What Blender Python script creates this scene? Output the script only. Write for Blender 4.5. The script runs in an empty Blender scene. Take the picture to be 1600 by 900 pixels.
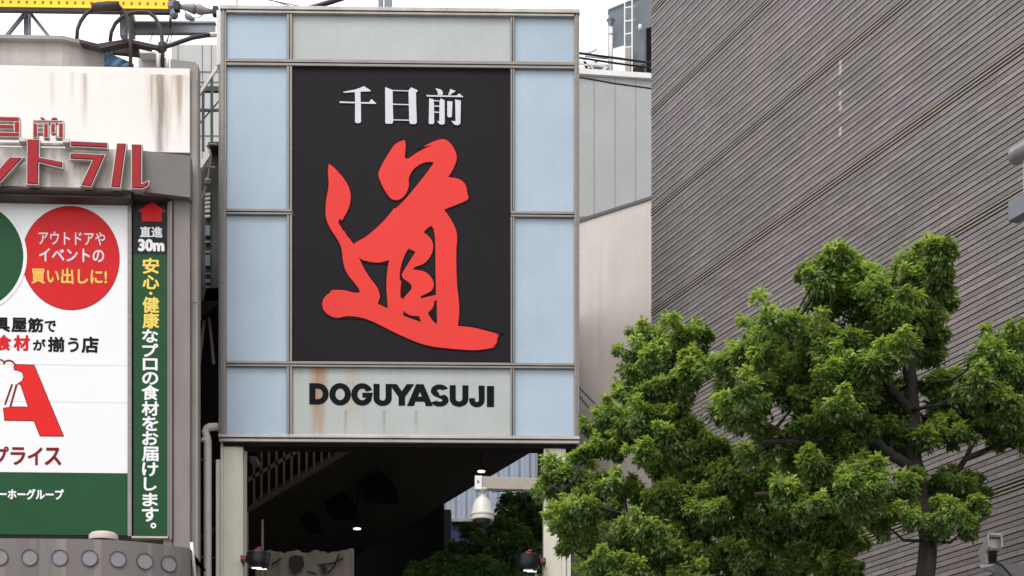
import bpy, math, random
import numpy as np
from mathutils import Vector, Matrix
R = math.radians
SC = bpy.context.scene
COL = SC.collection
random.seed(7)

# ------------------------------------------------------------------ camera, sky, sun, exposure
FPX = 2400.0                       # focal length in photo pixels (photo is 1600 x 900)
HZ = 1420.0                        # horizon row of the photo (below the frame: a rising-front view)
EYE = 1.6
cam = bpy.data.cameras.new('camera'); co = bpy.data.objects.new('camera', cam); COL.objects.link(co)
co.location = (0, 0, EYE); co.rotation_euler = (R(90), 0, 0)
cam.sensor_width = 36; cam.lens = 36*FPX/1600; cam.shift_y = (HZ-450)/1600
cam.clip_start = .1; cam.clip_end = 2000
SC.camera = co

CLOUD = 9.0
SUN_EL, SUN_AZ = 58, 200           # azimuth: clockwise from +Y, where the sun stands
w = bpy.data.worlds.new('World'); SC.world = w; w.use_nodes = True
nt = w.node_tree; bg = nt.nodes['Background']
sky = nt.nodes.new('ShaderNodeTexSky'); sky.sky_type = 'NISHITA'; sky.sun_disc = False
sky.sun_elevation = R(SUN_EL); sky.sun_rotation = R(SUN_AZ)
sky.dust_density = 5; sky.air_density = 1; sky.ozone_density = 1
hsv = nt.nodes.new('ShaderNodeHueSaturation'); hsv.inputs['Saturation'].default_value = .22
nt.links.new(sky.outputs[0], hsv.inputs['Color'])
# overcast: a bright, faintly uneven cloud sheet over the sky
ctc = nt.nodes.new('ShaderNodeTexCoord'); cn = nt.nodes.new('ShaderNodeTexNoise'); cn.inputs['Scale'].default_value = 2.2; cn.inputs['Detail'].default_value = 5
nt.links.new(ctc.outputs['Generated'], cn.inputs['Vector'])
cr_ = nt.nodes.new('ShaderNodeValToRGB'); cr_.color_ramp.elements[0].position = .3; cr_.color_ramp.elements[0].color = (.80,.82,.86,1); cr_.color_ramp.elements[1].position = .7; cr_.color_ramp.elements[1].color = (1,1,1,1)
nt.links.new(cn.outputs['Fac'], cr_.inputs[0])
cm = nt.nodes.new('ShaderNodeMix'); cm.data_type = 'RGBA'; cm.blend_type = 'MULTIPLY'; cm.inputs[0].default_value = 1; nt.links.new(cr_.outputs[0], cm.inputs[6]); cm.inputs[7].default_value = (CLOUD, CLOUD, CLOUD*1.01, 1)
ca_ = nt.nodes.new('ShaderNodeMix'); ca_.data_type = 'RGBA'; ca_.inputs[0].default_value = .85
nt.links.new(hsv.outputs[0], ca_.inputs[6]); nt.links.new(cm.outputs[2], ca_.inputs[7]); nt.links.new(ca_.outputs[2], bg.inputs[0])
bg.inputs[1].default_value = .14
sl = bpy.data.lights.new('sun', 'SUN'); so = bpy.data.objects.new('sun', sl); COL.objects.link(so)
sl.energy = 1.1; sl.angle = R(22); sl.color = (1, .96, .9)
sdir = Vector((math.sin(R(SUN_AZ))*math.cos(R(SUN_EL)), math.cos(R(SUN_AZ))*math.cos(R(SUN_EL)), math.sin(R(SUN_EL))))
so.rotation_euler = (-sdir).to_track_quat('-Z', 'Y').to_euler(); so.location = (0, -10, 40)
SC.view_settings.view_transform = 'Standard'; SC.view_settings.look = 'None'
SC.view_settings.gamma = 1; SC.view_settings.exposure = 0.45
SC.render.engine = 'CYCLES'
SC.cycles.max_bounces = 6; SC.cycles.diffuse_bounces = 3

# ------------------------------------------------------------------ frames: local axes of a thing, x along its front, y depth, z up
class Frame:
    """a vertical plane through the point seen at column u0 at depth Y, turned by yaw; (u, v, d) are metres along it read off photo pixels"""
    def __init__(s, u0, Y, yaw=0):
        s.u0, s.k, s.yaw = u0, FPX/Y, R(yaw)
        s.o = Vector(((u0-800)*Y/FPX, Y, 0))
    def __call__(s, u, v, d=0):
        return Vector(((u-s.u0)/s.k, d, EYE+(HZ-v)/s.k))
    def s(s, u, v, d=0):
        """the same photo pixel at depth d along its own sight line"""
        k = 1+d*s.k/FPX
        return Vector(((800+(u-800)*k-s.u0)/s.k, d, EYE+(HZ-v)*k/s.k))
    def world(s, p):
        c, n = math.cos(s.yaw), math.sin(s.yaw)
        return Vector((s.o.x+c*p[0]-n*p[1], s.o.y+n*p[0]+c*p[1], p[2]))
class Wall(Frame):
    def __init__(s, o, yaw): s.o, s.yaw = Vector(o), R(yaw)
WORLD = Wall((0, 0, 0), 0)
def P(u, v, Y): return Vector(((u-800)*Y/FPX, Y, EYE+(HZ-v)*Y/FPX))

ORG = {}
def tag(o, label=None, cat=None, group=None, kind=None):
    if label: o['label'] = label
    if cat: o['category'] = cat
    if group: o['group'] = group
    if kind: o['kind'] = kind
    return o
def thing(name, label, cat, base, frame=WORLD, group=None):
    o = bpy.data.objects.new(name, None); COL.objects.link(o)
    o.empty_display_size = .2
    base = Vector(base)
    o.location = frame.world(base); o.rotation_euler = (0, 0, frame.yaw)
    ORG[o] = base
    return tag(o, label, cat, group)

class MB:
    def __init__(s): s.v, s.f, s.m = [], [], []
    def add(s, vs, fs, mi=0):
        n = len(s.v); s.v += [tuple(p) for p in vs]; s.f += [tuple(i+n for i in f) for f in fs]; s.m += [mi]*len(fs); return s
    def box(s, a, b, mi=0):
        x0, x1 = sorted((a[0], b[0])); y0, y1 = sorted((a[1], b[1])); z0, z1 = sorted((a[2], b[2]))
        return s.add([(x0,y0,z0),(x1,y0,z0),(x1,y1,z0),(x0,y1,z0),(x0,y0,z1),(x1,y0,z1),(x1,y1,z1),(x0,y1,z1)],
                     [(3,2,1,0),(4,5,6,7),(0,1,5,4),(1,2,6,5),(2,3,7,6),(3,0,4,7)], mi)
    def prism(s, poly, y0, y1, mi=0):
        """polygon in (x, z) pushed from y0 (front) to y1 (back)"""
        a = sum(poly[i-1][0]*poly[i][1]-poly[i][0]*poly[i-1][1] for i in range(len(poly)))
        if a < 0: poly = poly[::-1]
        n = len(poly)
        vs = [(x, y0, z) for x, z in poly]+[(x, y1, z) for x, z in poly]
        fs = [tuple(range(n)), tuple(range(2*n-1, n-1, -1))]+[(i, i+n, (i+1) % n+n, (i+1) % n) for i in range(n)]
        return s.add(vs, fs, mi)
    def flat(s, poly, y, mi=0):
        a = sum(poly[i-1][0]*poly[i][1]-poly[i][0]*poly[i-1][1] for i in range(len(poly)))
        if a < 0: poly = poly[::-1]
        return s.add([(x, y, z) for x, z in poly], [tuple(range(len(poly)))], mi)
    def slab(s, pts, off, mi=0):
        """quad/polygon of 3-D points thickened by the vector off"""
        n = len(pts); pts = [Vector(p) for p in pts]; off = Vector(off)
        return s.add(pts+[p+off for p in pts], [tuple(range(n)), tuple(range(2*n-1, n-1, -1))]+[(i, i+n, (i+1) % n+n, (i+1) % n) for i in range(n)], mi)
    def tube(s, pts, r, n=10, mi=0, caps=True):
        pts = [Vector(p) for p in pts]; rs = r if isinstance(r, (list, tuple)) else [r]*len(pts)
        base = len(s.v); up = None
        for i, p in enumerate(pts):
            t = (pts[min(i+1, len(pts)-1)]-pts[max(i-1, 0)]).normalized()
            if up is None: up = Vector((0, 0, 1)) if abs(t.z) < .9 else Vector((1, 0, 0))
            a = t.cross(up).normalized(); b = a.cross(t).normalized(); up = b
            for k in range(n):
                q = p+(a*math.cos(2*math.pi*k/n)+b*math.sin(2*math.pi*k/n))*rs[i]
                s.v.append(tuple(q))
        for i in range(len(pts)-1):
            for k in range(n):
                s.f.append((base+i*n+k, base+i*n+(k+1) % n, base+(i+1)*n+(k+1) % n, base+(i+1)*n+k)); s.m.append(mi)
        if caps:
            s.f.append(tuple(base+k for k in range(n))[::-1]); s.m.append(mi)
            s.f.append(tuple(base+(len(pts)-1)*n+k for k in range(n))); s.m.append(mi)
        return s
    def bar(s, a, b, wx, wy, mi=0):
        """square bar between two points"""
        a, b = Vector(a), Vector(b); t = (b-a).normalized()
        up = Vector((0, 0, 1)) if abs(t.z) < .95 else Vector((0, 1, 0))
        x = t.cross(up).normalized(); y = x.cross(t).normalized()
        vs = [p+x*sx*wx/2+y*sy*wy/2 for p in (a, b) for sx, sy in ((-1,-1),(1,-1),(1,1),(-1,1))]
        return s.add(vs, [(3,2,1,0),(4,5,6,7),(0,1,5,4),(1,2,6,5),(2,3,7,6),(3,0,4,7)], mi)
    def lathe(s, c, prof, n=24, mi=0):
        """profile of (radius, dz) about the vertical axis through c"""
        c = Vector(c); base = len(s.v)
        for r, z in prof:
            for k in range(n): s.v.append((c.x+r*math.cos(2*math.pi*k/n), c.y+r*math.sin(2*math.pi*k/n), c.z+z))
        for i in range(len(prof)-1):
            for k in range(n):
                s.f.append((base+i*n+k, base+i*n+(k+1) % n, base+(i+1)*n+(k+1) % n, base+(i+1)*n+k)); s.m.append(mi)
        s.f.append(tuple(base+k for k in range(n))[::-1]); s.m.append(mi)
        s.f.append(tuple(base+(len(prof)-1)*n+k for k in range(n))); s.m.append(mi)
        return s
    def build(s, name, mat, parent=None, frame=WORLD, smooth=False, bevel=0):
        org = ORG[parent] if parent is not None else Vector((0, 0, 0))
        me = bpy.data.meshes.new(name)
        me.from_pydata([(x-org.x, y-org.y, z-org.z) for x, y, z in s.v], [], s.f)
        for m in (mat if isinstance(mat, (list, tuple)) else [mat]): me.materials.append(m)
        if any(s.m): me.polygons.foreach_set('material_index', s.m)
        me.validate()
        if smooth: me.shade_smooth()
        o = bpy.data.objects.new(name, me); COL.objects.link(o)
        if parent is not None:
            o.parent = parent; ORG[o] = org
        else:
            o.location = frame.o; o.rotation_euler = (0, 0, frame.yaw)
        if bevel:
            b = o.modifiers.new('bevel', 'BEVEL'); b.width = bevel; b.segments = 2; b.limit_method = 'ANGLE'
        if smooth == 'auto' or bevel:
            try: me.set_sharp_from_angle(angle=R(40)); me.shade_smooth() if False else None
            except Exception: pass
        return o

# ------------------------------------------------------------------ materials
def N(nt, t, **kw):
    n = nt.nodes.new(t)
    for k, v in kw.items(): setattr(n, k, v)
    return n
def mat(name, col, rough=.6, metal=0, var=.12, scale=3, col2=None, streak=0, streak_col=(.12,.1,.08), bump=0, bscale=40, spec=.5, grain=0, stretch=(1,1,1), coat=0):
    """base colour broken up by noise; 'streak' adds vertical run-off stains of their own shape"""
    m = bpy.data.materials.new(name); m.use_nodes = True; nt = m.node_tree; L = nt.links.new
    b = nt.nodes['Principled BSDF']; b.inputs['Roughness'].default_value = rough; b.inputs['Metallic'].default_value = metal
    b.inputs['Specular IOR Level'].default_value = spec; b.inputs['Coat Weight'].default_value = coat
    tc = N(nt, 'ShaderNodeTexCoord'); mp = N(nt, 'ShaderNodeMapping'); mp.inputs['Scale'].default_value = stretch
    L(tc.outputs['Object'], mp.inputs[0])
    no = N(nt, 'ShaderNodeTexNoise'); no.inputs['Scale'].default_value = scale; no.inputs['Detail'].default_value = 6; no.inputs['Roughness'].default_value = .62
    L(mp.outputs[0], no.inputs['Vector'])
    cr = N(nt, 'ShaderNodeValToRGB'); cr.color_ramp.elements[0].position = .3; cr.color_ramp.elements[1].position = .7
    c2 = col2 or tuple(min(1, c*(1+var)) for c in col); c1 = col if col2 else tuple(c*(1-var) for c in col)
    cr.color_ramp.elements[0].color = (*c1, 1); cr.color_ramp.elements[1].color = (*c2, 1)
    L(no.outputs['Fac'], cr.inputs[0]); out = cr.outputs[0]
    if grain:
        g = N(nt, 'ShaderNodeTexNoise'); g.inputs['Scale'].default_value = 90; g.inputs['Detail'].default_value = 3
        L(tc.outputs['Object'], g.inputs['Vector'])
        mr = N(nt, 'ShaderNodeMapRange'); mr.inputs[1].default_value = .25; mr.inputs[2].default_value = .75; mr.inputs[3].default_value = 1-grain; mr.inputs[4].default_value = 1+grain
        L(g.outputs['Fac'], mr.inputs[0])
        mx = N(nt, 'ShaderNodeMix', data_type='RGBA', blend_type='MULTIPLY'); mx.inputs[0].default_value = 1
        L(out, mx.inputs[6]); L(mr.outputs[0], mx.inputs[7]); out = mx.outputs[2]
    if streak:
        m2 = N(nt, 'ShaderNodeMapping'); m2.inputs['Scale'].default_value = (7, 7, .35); L(tc.outputs['Object'], m2.inputs[0])
        n2 = N(nt, 'ShaderNodeTexNoise'); n2.inputs['Scale'].default_value = 1.3; n2.inputs['Detail'].default_value = 5; L(m2.outputs[0], n2.inputs['Vector'])
        r2 = N(nt, 'ShaderNodeMapRange'); r2.inputs[1].default_value = .52; r2.inputs[2].default_value = .78; r2.inputs[3].default_value = 0; r2.inputs[4].default_value = streak
        L(n2.outputs['Fac'], r2.inputs[0])
        mx = N(nt, 'ShaderNodeMix', data_type='RGBA'); L(r2.outputs[0], mx.inputs[0]); L(out, mx.inputs[6]); mx.inputs[7].default_value = (*streak_col, 1); out = mx.outputs[2]
    L(out, b.inputs['Base Color'])
    r3 = N(nt, 'ShaderNodeMapRange'); r3.inputs[3].default_value = max(.03, rough-.1); r3.inputs[4].default_value = min(1, rough+.12); L(no.outputs['Fac'], r3.inputs[0]); L(r3.outputs[0], b.inputs['Roughness'])
    if bump:
        nb = N(nt, 'ShaderNodeTexNoise'); nb.inputs['Scale'].default_value = bscale; nb.inputs['Detail'].default_value = 4; L(tc.outputs['Object'], nb.inputs['Vector'])
        bu = N(nt, 'ShaderNodeBump'); bu.inputs['Strength'].default_value = bump; bu.inputs['Distance'].default_value = .02
        L(nb.outputs['Fac'], bu.inputs['Height']); L(bu.outputs[0], b.inputs['Normal'])
    return m
def stain(m, spots):
    """run-off stains with shapes of their own, in the thing's own coordinates: (x, z_top, half width, length, colour, strength)"""
    nt = m.node_tree; L = nt.links.new; b = nt.nodes['Principled BSDF']
    tc = N(nt, 'ShaderNodeTexCoord'); sp = N(nt, 'ShaderNodeSeparateXYZ'); L(tc.outputs['Object'], sp.inputs[0])
    no = N(nt, 'ShaderNodeTexNoise'); no.inputs['Scale'].default_value = 1; no.inputs['Detail'].default_value = 6
    mp = N(nt, 'ShaderNodeMapping'); mp.inputs['Scale'].default_value = (14, 14, 1.2); L(tc.outputs['Object'], mp.inputs[0]); L(mp.outputs[0], no.inputs['Vector'])
    def mth(op, a, c=None, clamp=False):
        n = N(nt, 'ShaderNodeMath', operation=op, use_clamp=clamp)
        for i, q in enumerate((a, c)):
            if q is None: continue
            if isinstance(q, (int, float)): n.inputs[i].default_value = q
            else: L(q, n.inputs[i])
        return n.outputs[0]
    out = b.inputs['Base Color'].links[0].from_socket
    for x, zt, hw, ln, colr, st in spots:
        dx = mth('DIVIDE', mth('ABSOLUTE', mth('SUBTRACT', sp.outputs[0], x)), hw)
        fx = mth('SUBTRACT', 1.0, dx, True)
        dz = mth('DIVIDE', mth('SUBTRACT', zt, sp.outputs[2]), ln)
        up = mth('MULTIPLY', dz, 30.0, True)
        fz = mth('MULTIPLY', mth('SUBTRACT', 1.0, dz, True), up)
        fz = mth('POWER', fz, .6)
        nn = mth('MULTIPLY', mth('SUBTRACT', no.outputs['Fac'], .28), 3.0, True)
        f = mth('MULTIPLY', mth('MULTIPLY', mth('MULTIPLY', fx, fz), nn), st*1.8, True)
        mx = N(nt, 'ShaderNodeMix', data_type='RGBA'); L(f, mx.inputs[0]); L(out, mx.inputs[6]); mx.inputs[7].default_value = (*colr, 1); out = mx.outputs[2]
    L(out, b.inputs['Base Color'])
    return m
def emit(name, col, s):
    m = bpy.data.materials.new(name); m.use_nodes = True; b = m.node_tree.nodes['Principled BSDF']
    b.inputs['Base Color'].default_value = (*col, 1); b.inputs['Emission Color'].default_value = (*col, 1); b.inputs['Emission Strength'].default_value = s
    return m

M = {}
M['steel'] = mat('brushed_steel', (.25,.226,.208), .38, .55, .14, 4, stretch=(1,1,6), streak=.25, streak_col=(.16,.13,.11))
M['steel_light'] = mat('bright_steel', (.42,.39,.365), .3, .6, .15, 5, streak=.2)
M['blue_panel'] = mat('frosted_blue_panel', (.405,.505,.60), .30, 0, .07, 1.2, grain=.07, streak=.10, streak_col=(.62,.68,.74), spec=.5)
M['grey_panel'] = mat('frosted_grey_panel', (.455,.485,.475), .34, 0, .07, 1.5, grain=.08, streak=.25, streak_col=(.36,.36,.33))
M['name_panel'] = mat('rust_stained_panel', (.44,.47,.455), .38, 0, .07, 1.5, grain=.08, streak=.35, streak_col=(.36,.33,.29))
M['black_panel'] = mat('black_sign_panel', (.0080,.0056,.0086), .6, 0, .15, 2, grain=.12, spec=.18)
M['ink'] = mat('black_ink', (.006,.006,.007), .6, 0, .05, spec=.15)
M['dark_letter'] = mat('dark_green_black', (.003,.006,.0065), .6, 0, .15, spec=.1)
M['white_letter'] = mat('white_letter_face', (.66,.66,.70), .45, 0, .06, 8)
M['red_brush'] = mat('red_brush_paint', (.80,.046,.038), .5, 0, .05, 2, grain=.05, spec=.2)
M['dark_red_edge'] = mat('dark_red_edge', (.018,.003,.004), .6, 0, .05, spec=.12)
M['column'] = mat('greige_column_cladding', (.70,.66,.555), .5, 0, .08, 2, streak=.2, streak_col=(.25,.22,.19), bump=.03)
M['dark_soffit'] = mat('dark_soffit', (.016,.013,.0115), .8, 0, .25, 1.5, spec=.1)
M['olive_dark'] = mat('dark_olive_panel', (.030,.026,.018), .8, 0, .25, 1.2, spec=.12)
M['brown_panel'] = mat('brown_baluster', (.12,.082,.055), .7, 0, .2, 2)
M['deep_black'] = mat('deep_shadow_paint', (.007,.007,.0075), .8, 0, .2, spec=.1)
M['white_plaster'] = mat('white_fascia', (.84,.80,.76), .6, 0, .035, 1.3, streak=.10, streak_col=(.52,.44,.36))
M['marquee'] = mat('weathered_sheen_marquee', (.26,.23,.205), .5, .1, .14, 1.1, col2=(.60,.545,.49), streak=.9, streak_col=(.82,.76,.69), stretch=(4,4,.8))  # pale streaks: weathering, with the sky's reflection painted in
M['marquee_plain'] = mat('grey_brown_metal', (.175,.158,.15), .55, .2, .10, 6, grain=.08)
M['dark_brown'] = mat('dark_brown_lip', (.045,.03,.027), .6, 0, .25, 3)
M['pilaster'] = mat('taupe_pilaster', (.22,.195,.185), .6, 0, .10, 2, streak=.35, streak_col=(.12,.105,.1))
M['grey_conc'] = mat('grey_concrete', (.33,.31,.285), .8, 0, .14, 2, streak=.5, streak_col=(.17,.15,.13), bump=.15)
M['canopy'] = mat('taupe_canopy_metal', (.155,.135,.128), .45, .3, .13, 1.2, streak=.65, streak_col=(.33,.29,.26), stretch=(2,2,.5))
M['porthole'] = mat('grey_porthole_glass', (.22,.212,.23), .35, 0, .08, 8)
M['ring'] = mat('dark_ring', (.05,.045,.045), .5, 0, .1)
M['poster_white'] = mat('poster_white_vinyl', (.84,.835,.84), .42, 0, .02, 1.5, bump=.04, bscale=2.5)
M['poster_green'] = mat('poster_green_vinyl', (.007,.070,.021), .36, 0, .12, 2, bump=.12, bscale=3, spec=.25)
M['poster_red'] = mat('poster_red', (.62,.011,.014), .38, 0, .06, 2, bump=.04, bscale=3, spec=.2)
M['sheet_seam'] = mat('greyed_sheet_seam', (.56,.52,.52), .5, 0, .15, 9)
M['logo_red'] = mat('logo_red', (.72,.014,.012), .4, 0, .05, 2, spec=.2)
M['maroon'] = mat('maroon_print', (.22,.006,.012), .5, 0, .08, spec=.2)
M['banner_green'] = mat('banner_green', (.006,.064,.017), .4, 0, .12, 2, bump=.06, bscale=4, spec=.25)
M['banner_black'] = mat('banner_black', (.012,.013,.015), .4, 0, .15, spec=.2)
M['print_white'] = mat('print_white', (.84,.83,.84), .45, 0, .03)
M['print_pink'] = mat('print_pale_pink', (.84,.62,.66), .45, 0, .03)
M['print_yellow'] = mat('print_yellow', (.86,.62,.10), .45, 0, .05)
M['print_orange'] = mat('print_amber', (.92,.46,.06), .45, 0, .05)
M['letter_red'] = mat('channel_letter_red', (.36,.010,.016), .45, 0, .08, 4, coat=.1, spec=.2)
M['letter_rim'] = mat('channel_letter_rim', (.50,.455,.43), .35, .4, .15, 6, streak=.3)
M['amber'] = mat('amber_display', (.95,.44,.012), .5, 0, .05, 3)
M['amber_lit'] = emit('amber_display_lit', (1.0,.43,.012), .45)
M['amber_rim'] = emit('amber_rim_lit', (1.0,.62,.05), .5)
M['rust_mark'] = mat('dark_red_mark', (.18,.02,.008), .6, 0, .1)
M['navy_frame'] = mat('navy_grey_frame', (.045,.045,.06), .45, .2, .2, 4)
M['steel_blue'] = mat('blue_grey_steel', (.20,.215,.24), .5, .3, .15, 3, streak=.3)
M['rust_brown'] = mat('brown_painted_steel', (.052,.037,.036), .6, .1, .25, 8)
M['tarp_blue'] = mat('blue_tarp', (.035,.10,.19), .6, 0, .25, 5, bump=.3, bscale=12)
M['pink_grey'] = mat('pinkish_grey_pipe', (.78,.72,.70), .45, 0, .08, 3, streak=.3, streak_col=(.25,.21,.2))
M['white_paint'] = mat('white_paint', (.80,.79,.78), .5, 0, .05, 4)
M['dome_white'] = mat('camera_white', (.66,.635,.58), .38, 0, .05, 8, streak=.15)
M['beige_arm'] = mat('beige_bracket', (.50,.44,.375), .45, 0, .06, 6)
M['pot_black'] = mat('pot_black', (.013,.013,.016), .38, .2, .2, 6)
M['pot_red'] = mat('pot_red', (.32,.02,.035), .45, 0, .1)
M['lamp_lit'] = emit('lamp_lit', (1, .98, .9), 1.0)
M['canvas'] = mat('beige_canvas', (.20,.17,.135), .85, 0, .2, 2, bump=.3, bscale=8)
M['canvas_ink'] = mat('canvas_dark_ink', (.022,.016,.014), .85, 0, .2)
M['corr'] = mat('blue_grey_corrugated', (.42,.48,.58), .45, .1, .06, 2, streak=.2, streak_col=(.30,.34,.42))
M['navy_wall'] = mat('navy_sheet', (.012,.028,.085), .6, 0, .3, 2)
M['beige_wall'] = mat('beige_render', (.70,.63,.585), .8, 0, .06, 1.2, grain=.10, streak=.35, streak_col=(.44,.38,.35), bump=.12, bscale=60)
M['grey_wall'] = mat('grey_wall_panel', (.41,.425,.42), .7, 0, .07, 1.2, grain=.09, streak=.3, streak_col=(.33,.35,.34))
M['seam_light'] = mat('pale_seam', (.31,.315,.305), .7, 0, .1)
M['seam'] = mat('dark_seam', (.16,.15,.14), .7, 0, .1)
M['coping'] = mat('dark_coping', (.10,.105,.11), .5, .2, .15)
M['pent'] = mat('blue_grey_render', (.155,.175,.205), .7, 0, .10, 1.5, grain=.06, streak=.3, streak_col=(.10,.115,.14))
M['pale_block'] = mat('pale_grey_block', (.50,.505,.50), .8, 0, .07, 2, grain=.05)
M['green_grey'] = mat('grey_green_steel', (.050,.058,.056), .5, .2, .2, 4)
M['cable'] = mat('black_cable', (.014,.014,.016), .6, 0, .1)
M['stone_cap'] = mat('grey_roof_cap', (.32,.31,.30), .7, 0, .12, 4)
M['drum'] = mat('weathered_beige_drum', (.46,.42,.39), .7, 0, .12, 2.5, streak=.55, streak_col=(.24,.21,.185), bump=.1)
M['spot_grey'] = mat('pinkish_spotlight', (.26,.23,.26), .45, .1, .1)
M['asphalt'] = mat('asphalt', (.05,.05,.052), .9, 0, .2, 8, bump=.2)
M['paving'] = mat('paving_blocks', (.26,.25,.235), .85, 0, .15, 5, bump=.15)
M['kerb'] = mat('kerb_stone', (.36,.355,.34), .8, 0, .1, 5)
M['line_white'] = mat('road_paint', (.75,.75,.73), .7, 0, .08, 6)
M['bark'] = mat('bark', (.034,.027,.022), .9, 0, .30, 9, stretch=(1,1,.35), bump=.6, bscale=30)
M['lamp_metal'] = mat('grey_lamp_metal', (.34,.34,.36), .35, .5, .12, 5)

# ------------------------------------------------------------------ lettering
_tc = {}
def glyphs(body):
    if body not in _tc:
        cu = bpy.data.curves.new('t', 'FONT'); cu.body = body; cu.resolution_u = 4
        ob = bpy.data.objects.new('t', cu); COL.objects.link(ob)
        dg = bpy.context.evaluated_depsgraph_get(); dg.update()
        me = bpy.data.meshes.new_from_object(ob.evaluated_get(dg))
        V = [(q.co.x, q.co.y) for q in me.vertices]; F = [tuple(p.vertices) for p in me.polygons]
        bpy.data.objects.remove(ob); bpy.data.curves.remove(cu); bpy.data.meshes.remove(me)
        _tc[body] = (V, F)
    return _tc[body]
def text(mb, body, fr, box, d, bold=0, grow=0, mi=0):
    """glyph sheet fitted to a photo-pixel box (u0, v0, u1, v1) on the frame's plane; bold = stroke growth in pixels"""
    V, F = glyphs(body)
    xs = [p[0] for p in V]; ys = [p[1] for p in V]
    u0, v0, u1, v1 = box; u0 += bold; u1 -= bold; v0 += bold; v1 -= bold
    sx = (u1-u0)/(max(xs)-min(xs)); sy = (v1-v0)/(max(ys)-min(ys))
    b = bold+grow
    shifts = [(0, 0)]+([(b*math.cos(a*math.pi/4), b*math.sin(a*math.pi/4)) for a in range(8)] if b else [])
    for k, (du, dv) in enumerate(shifts):
        pts = [fr(u0+(x-min(xs))*sx+du, v1-(y-min(ys))*sy+dv, d-.0001*k) for x, y in V]
        mb.add(pts, F, mi)
def curve_sheet(splines, fr, d, depth, offset=0):
    """filled outline (with holes) given in photo pixels -> (verts, faces) on the frame's plane"""
    cu = bpy.data.curves.new('c', 'CURVE'); cu.dimensions = '2D'; cu.fill_mode = 'BOTH'; cu.extrude = depth/2; cu.offset = offset
    for s in splines:
        sp = cu.splines.new('POLY'); sp.points.add(len(s)-1); sp.use_cyclic_u = True
        for i, (u, v) in enumerate(s):
            p = fr(u, v); sp.points[i].co = (p.x, p.z, 0, 1)
    ob = bpy.data.objects.new('c', cu); COL.objects.link(ob)
    dg = bpy.context.evaluated_depsgraph_get(); dg.update()
    me = bpy.data.meshes.new_from_object(ob.evaluated_get(dg))
    V = [(q.co.x, d-q.co.z, q.co.y) for q in me.vertices]; F = [tuple(p.vertices) for p in me.polygons]
    bpy.data.objects.remove(ob); bpy.data.curves.remove(cu); bpy.data.meshes.remove(me)
    return V, F
def smooth_poly(p, it=1, closed=True, ang=50):
    """Chaikin corner cutting that keeps sharp corners"""
    for _ in range(it):
        q = []
        n = len(p)
        for i in range(n):
            a, b, c = Vector(p[i-1]), Vector(p[i]), Vector(p[(i+1) % n])
            u, v = (b-a), (c-b)
            if u.length < 1e-6 or v.length < 1e-6 or u.angle(v) > R(ang): q.append(tuple(b))
            else: q += [tuple(b-u*.25), tuple(b+v*.25)]
        p = q
    return p
def inset(poly, t):
    n = len(poly); a = sum(poly[i-1][0]*poly[i][1]-poly[i][0]*poly[i-1][1] for i in range(n)); sg = 1 if a > 0 else -1
    out = []
    for i in range(n):
        p0, p1, p2 = Vector(poly[i-1]), Vector(poly[i]), Vector(poly[(i+1) % n])
        e1, e2 = (p1-p0).normalized(), (p2-p1).normalized()
        n1, n2 = Vector((-e1.y, e1.x))*sg, Vector((-e2.y, e2.x))*sg
        m = (n1+n2); m = m/max(.35, m.dot(n1)) if m.length > 1e-6 else n1
        out.append(tuple(p1+m*t))
    return out
def px(poly, fr): return [(fr(u, v).x, fr(u, v).z) for u, v in poly]
def zoom(pts, ox, oy, s): return [(ox+x/s, oy+y/s) for x, y in pts]
def arc(cx, cy, r, a0, a1, n=12, ry=None):
    ry = ry or r
    return [(cx+r*math.cos(R(a0+(a1-a0)*i/n)), cy+ry*math.sin(R(a0+(a1-a0)*i/n))) for i in range(n+1)]

# ================================================================== SETTING: ground, road, kerb
def sheet(name, x0, x1, y0, y1, z, m, n=1):
    b = MB(); b.add([(x0,y0,z),(x1,y0,z),(x1,y1,z),(x0,y1,z)], [(0,1,2,3)]); o = b.build(name, m); o['kind'] = 'structure'; return o
sheet('ground', -600, 600, -600, 600, 0, M['paving'])
sheet('road', -300, 300, -9, 7.0, .004, M['asphalt'])
k = MB(); k.box((-300, 7.0, 0), (300, 7.18, .14)); k.build('kerb', M['kerb'])['kind'] = 'structure'
k = MB(); k.box((-300, 7.18, -.02), (300, 40, .13)); k.build('pavement', M['paving'])['kind'] = 'structure'
GZ = .13
k = MB()
for x in range(-40, 40, 5): k.box((x, -1.05, .0045), (x+2.5, -.9, .008))
k.build('road_line', M['line_white'])['kind'] = 'structure'

# ================================================================== THE GATE SIGN
S = Frame(625, 17.14, 1.16)
gate = thing('shopping_street_sign', 'big steel framed box sign with red brush character on black panel standing on two columns', 'sign', (0, 0, GZ), S)
ku = S.k
DEP = .24
b = MB(); b.box(S(346.5, 17, .04), S(904.5, 685, DEP)); b.build('box_body', M['steel'], gate)
b = MB(); b.box(S(337, 11, .10), S(346, 97, DEP)); b.build('side_panel', M['white_paint'], gate)
b = MB(); b.box(S(341, 97.5, .07), S(346, 683, DEP)); b.build('side_return', M['grey_conc'], gate)
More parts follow.
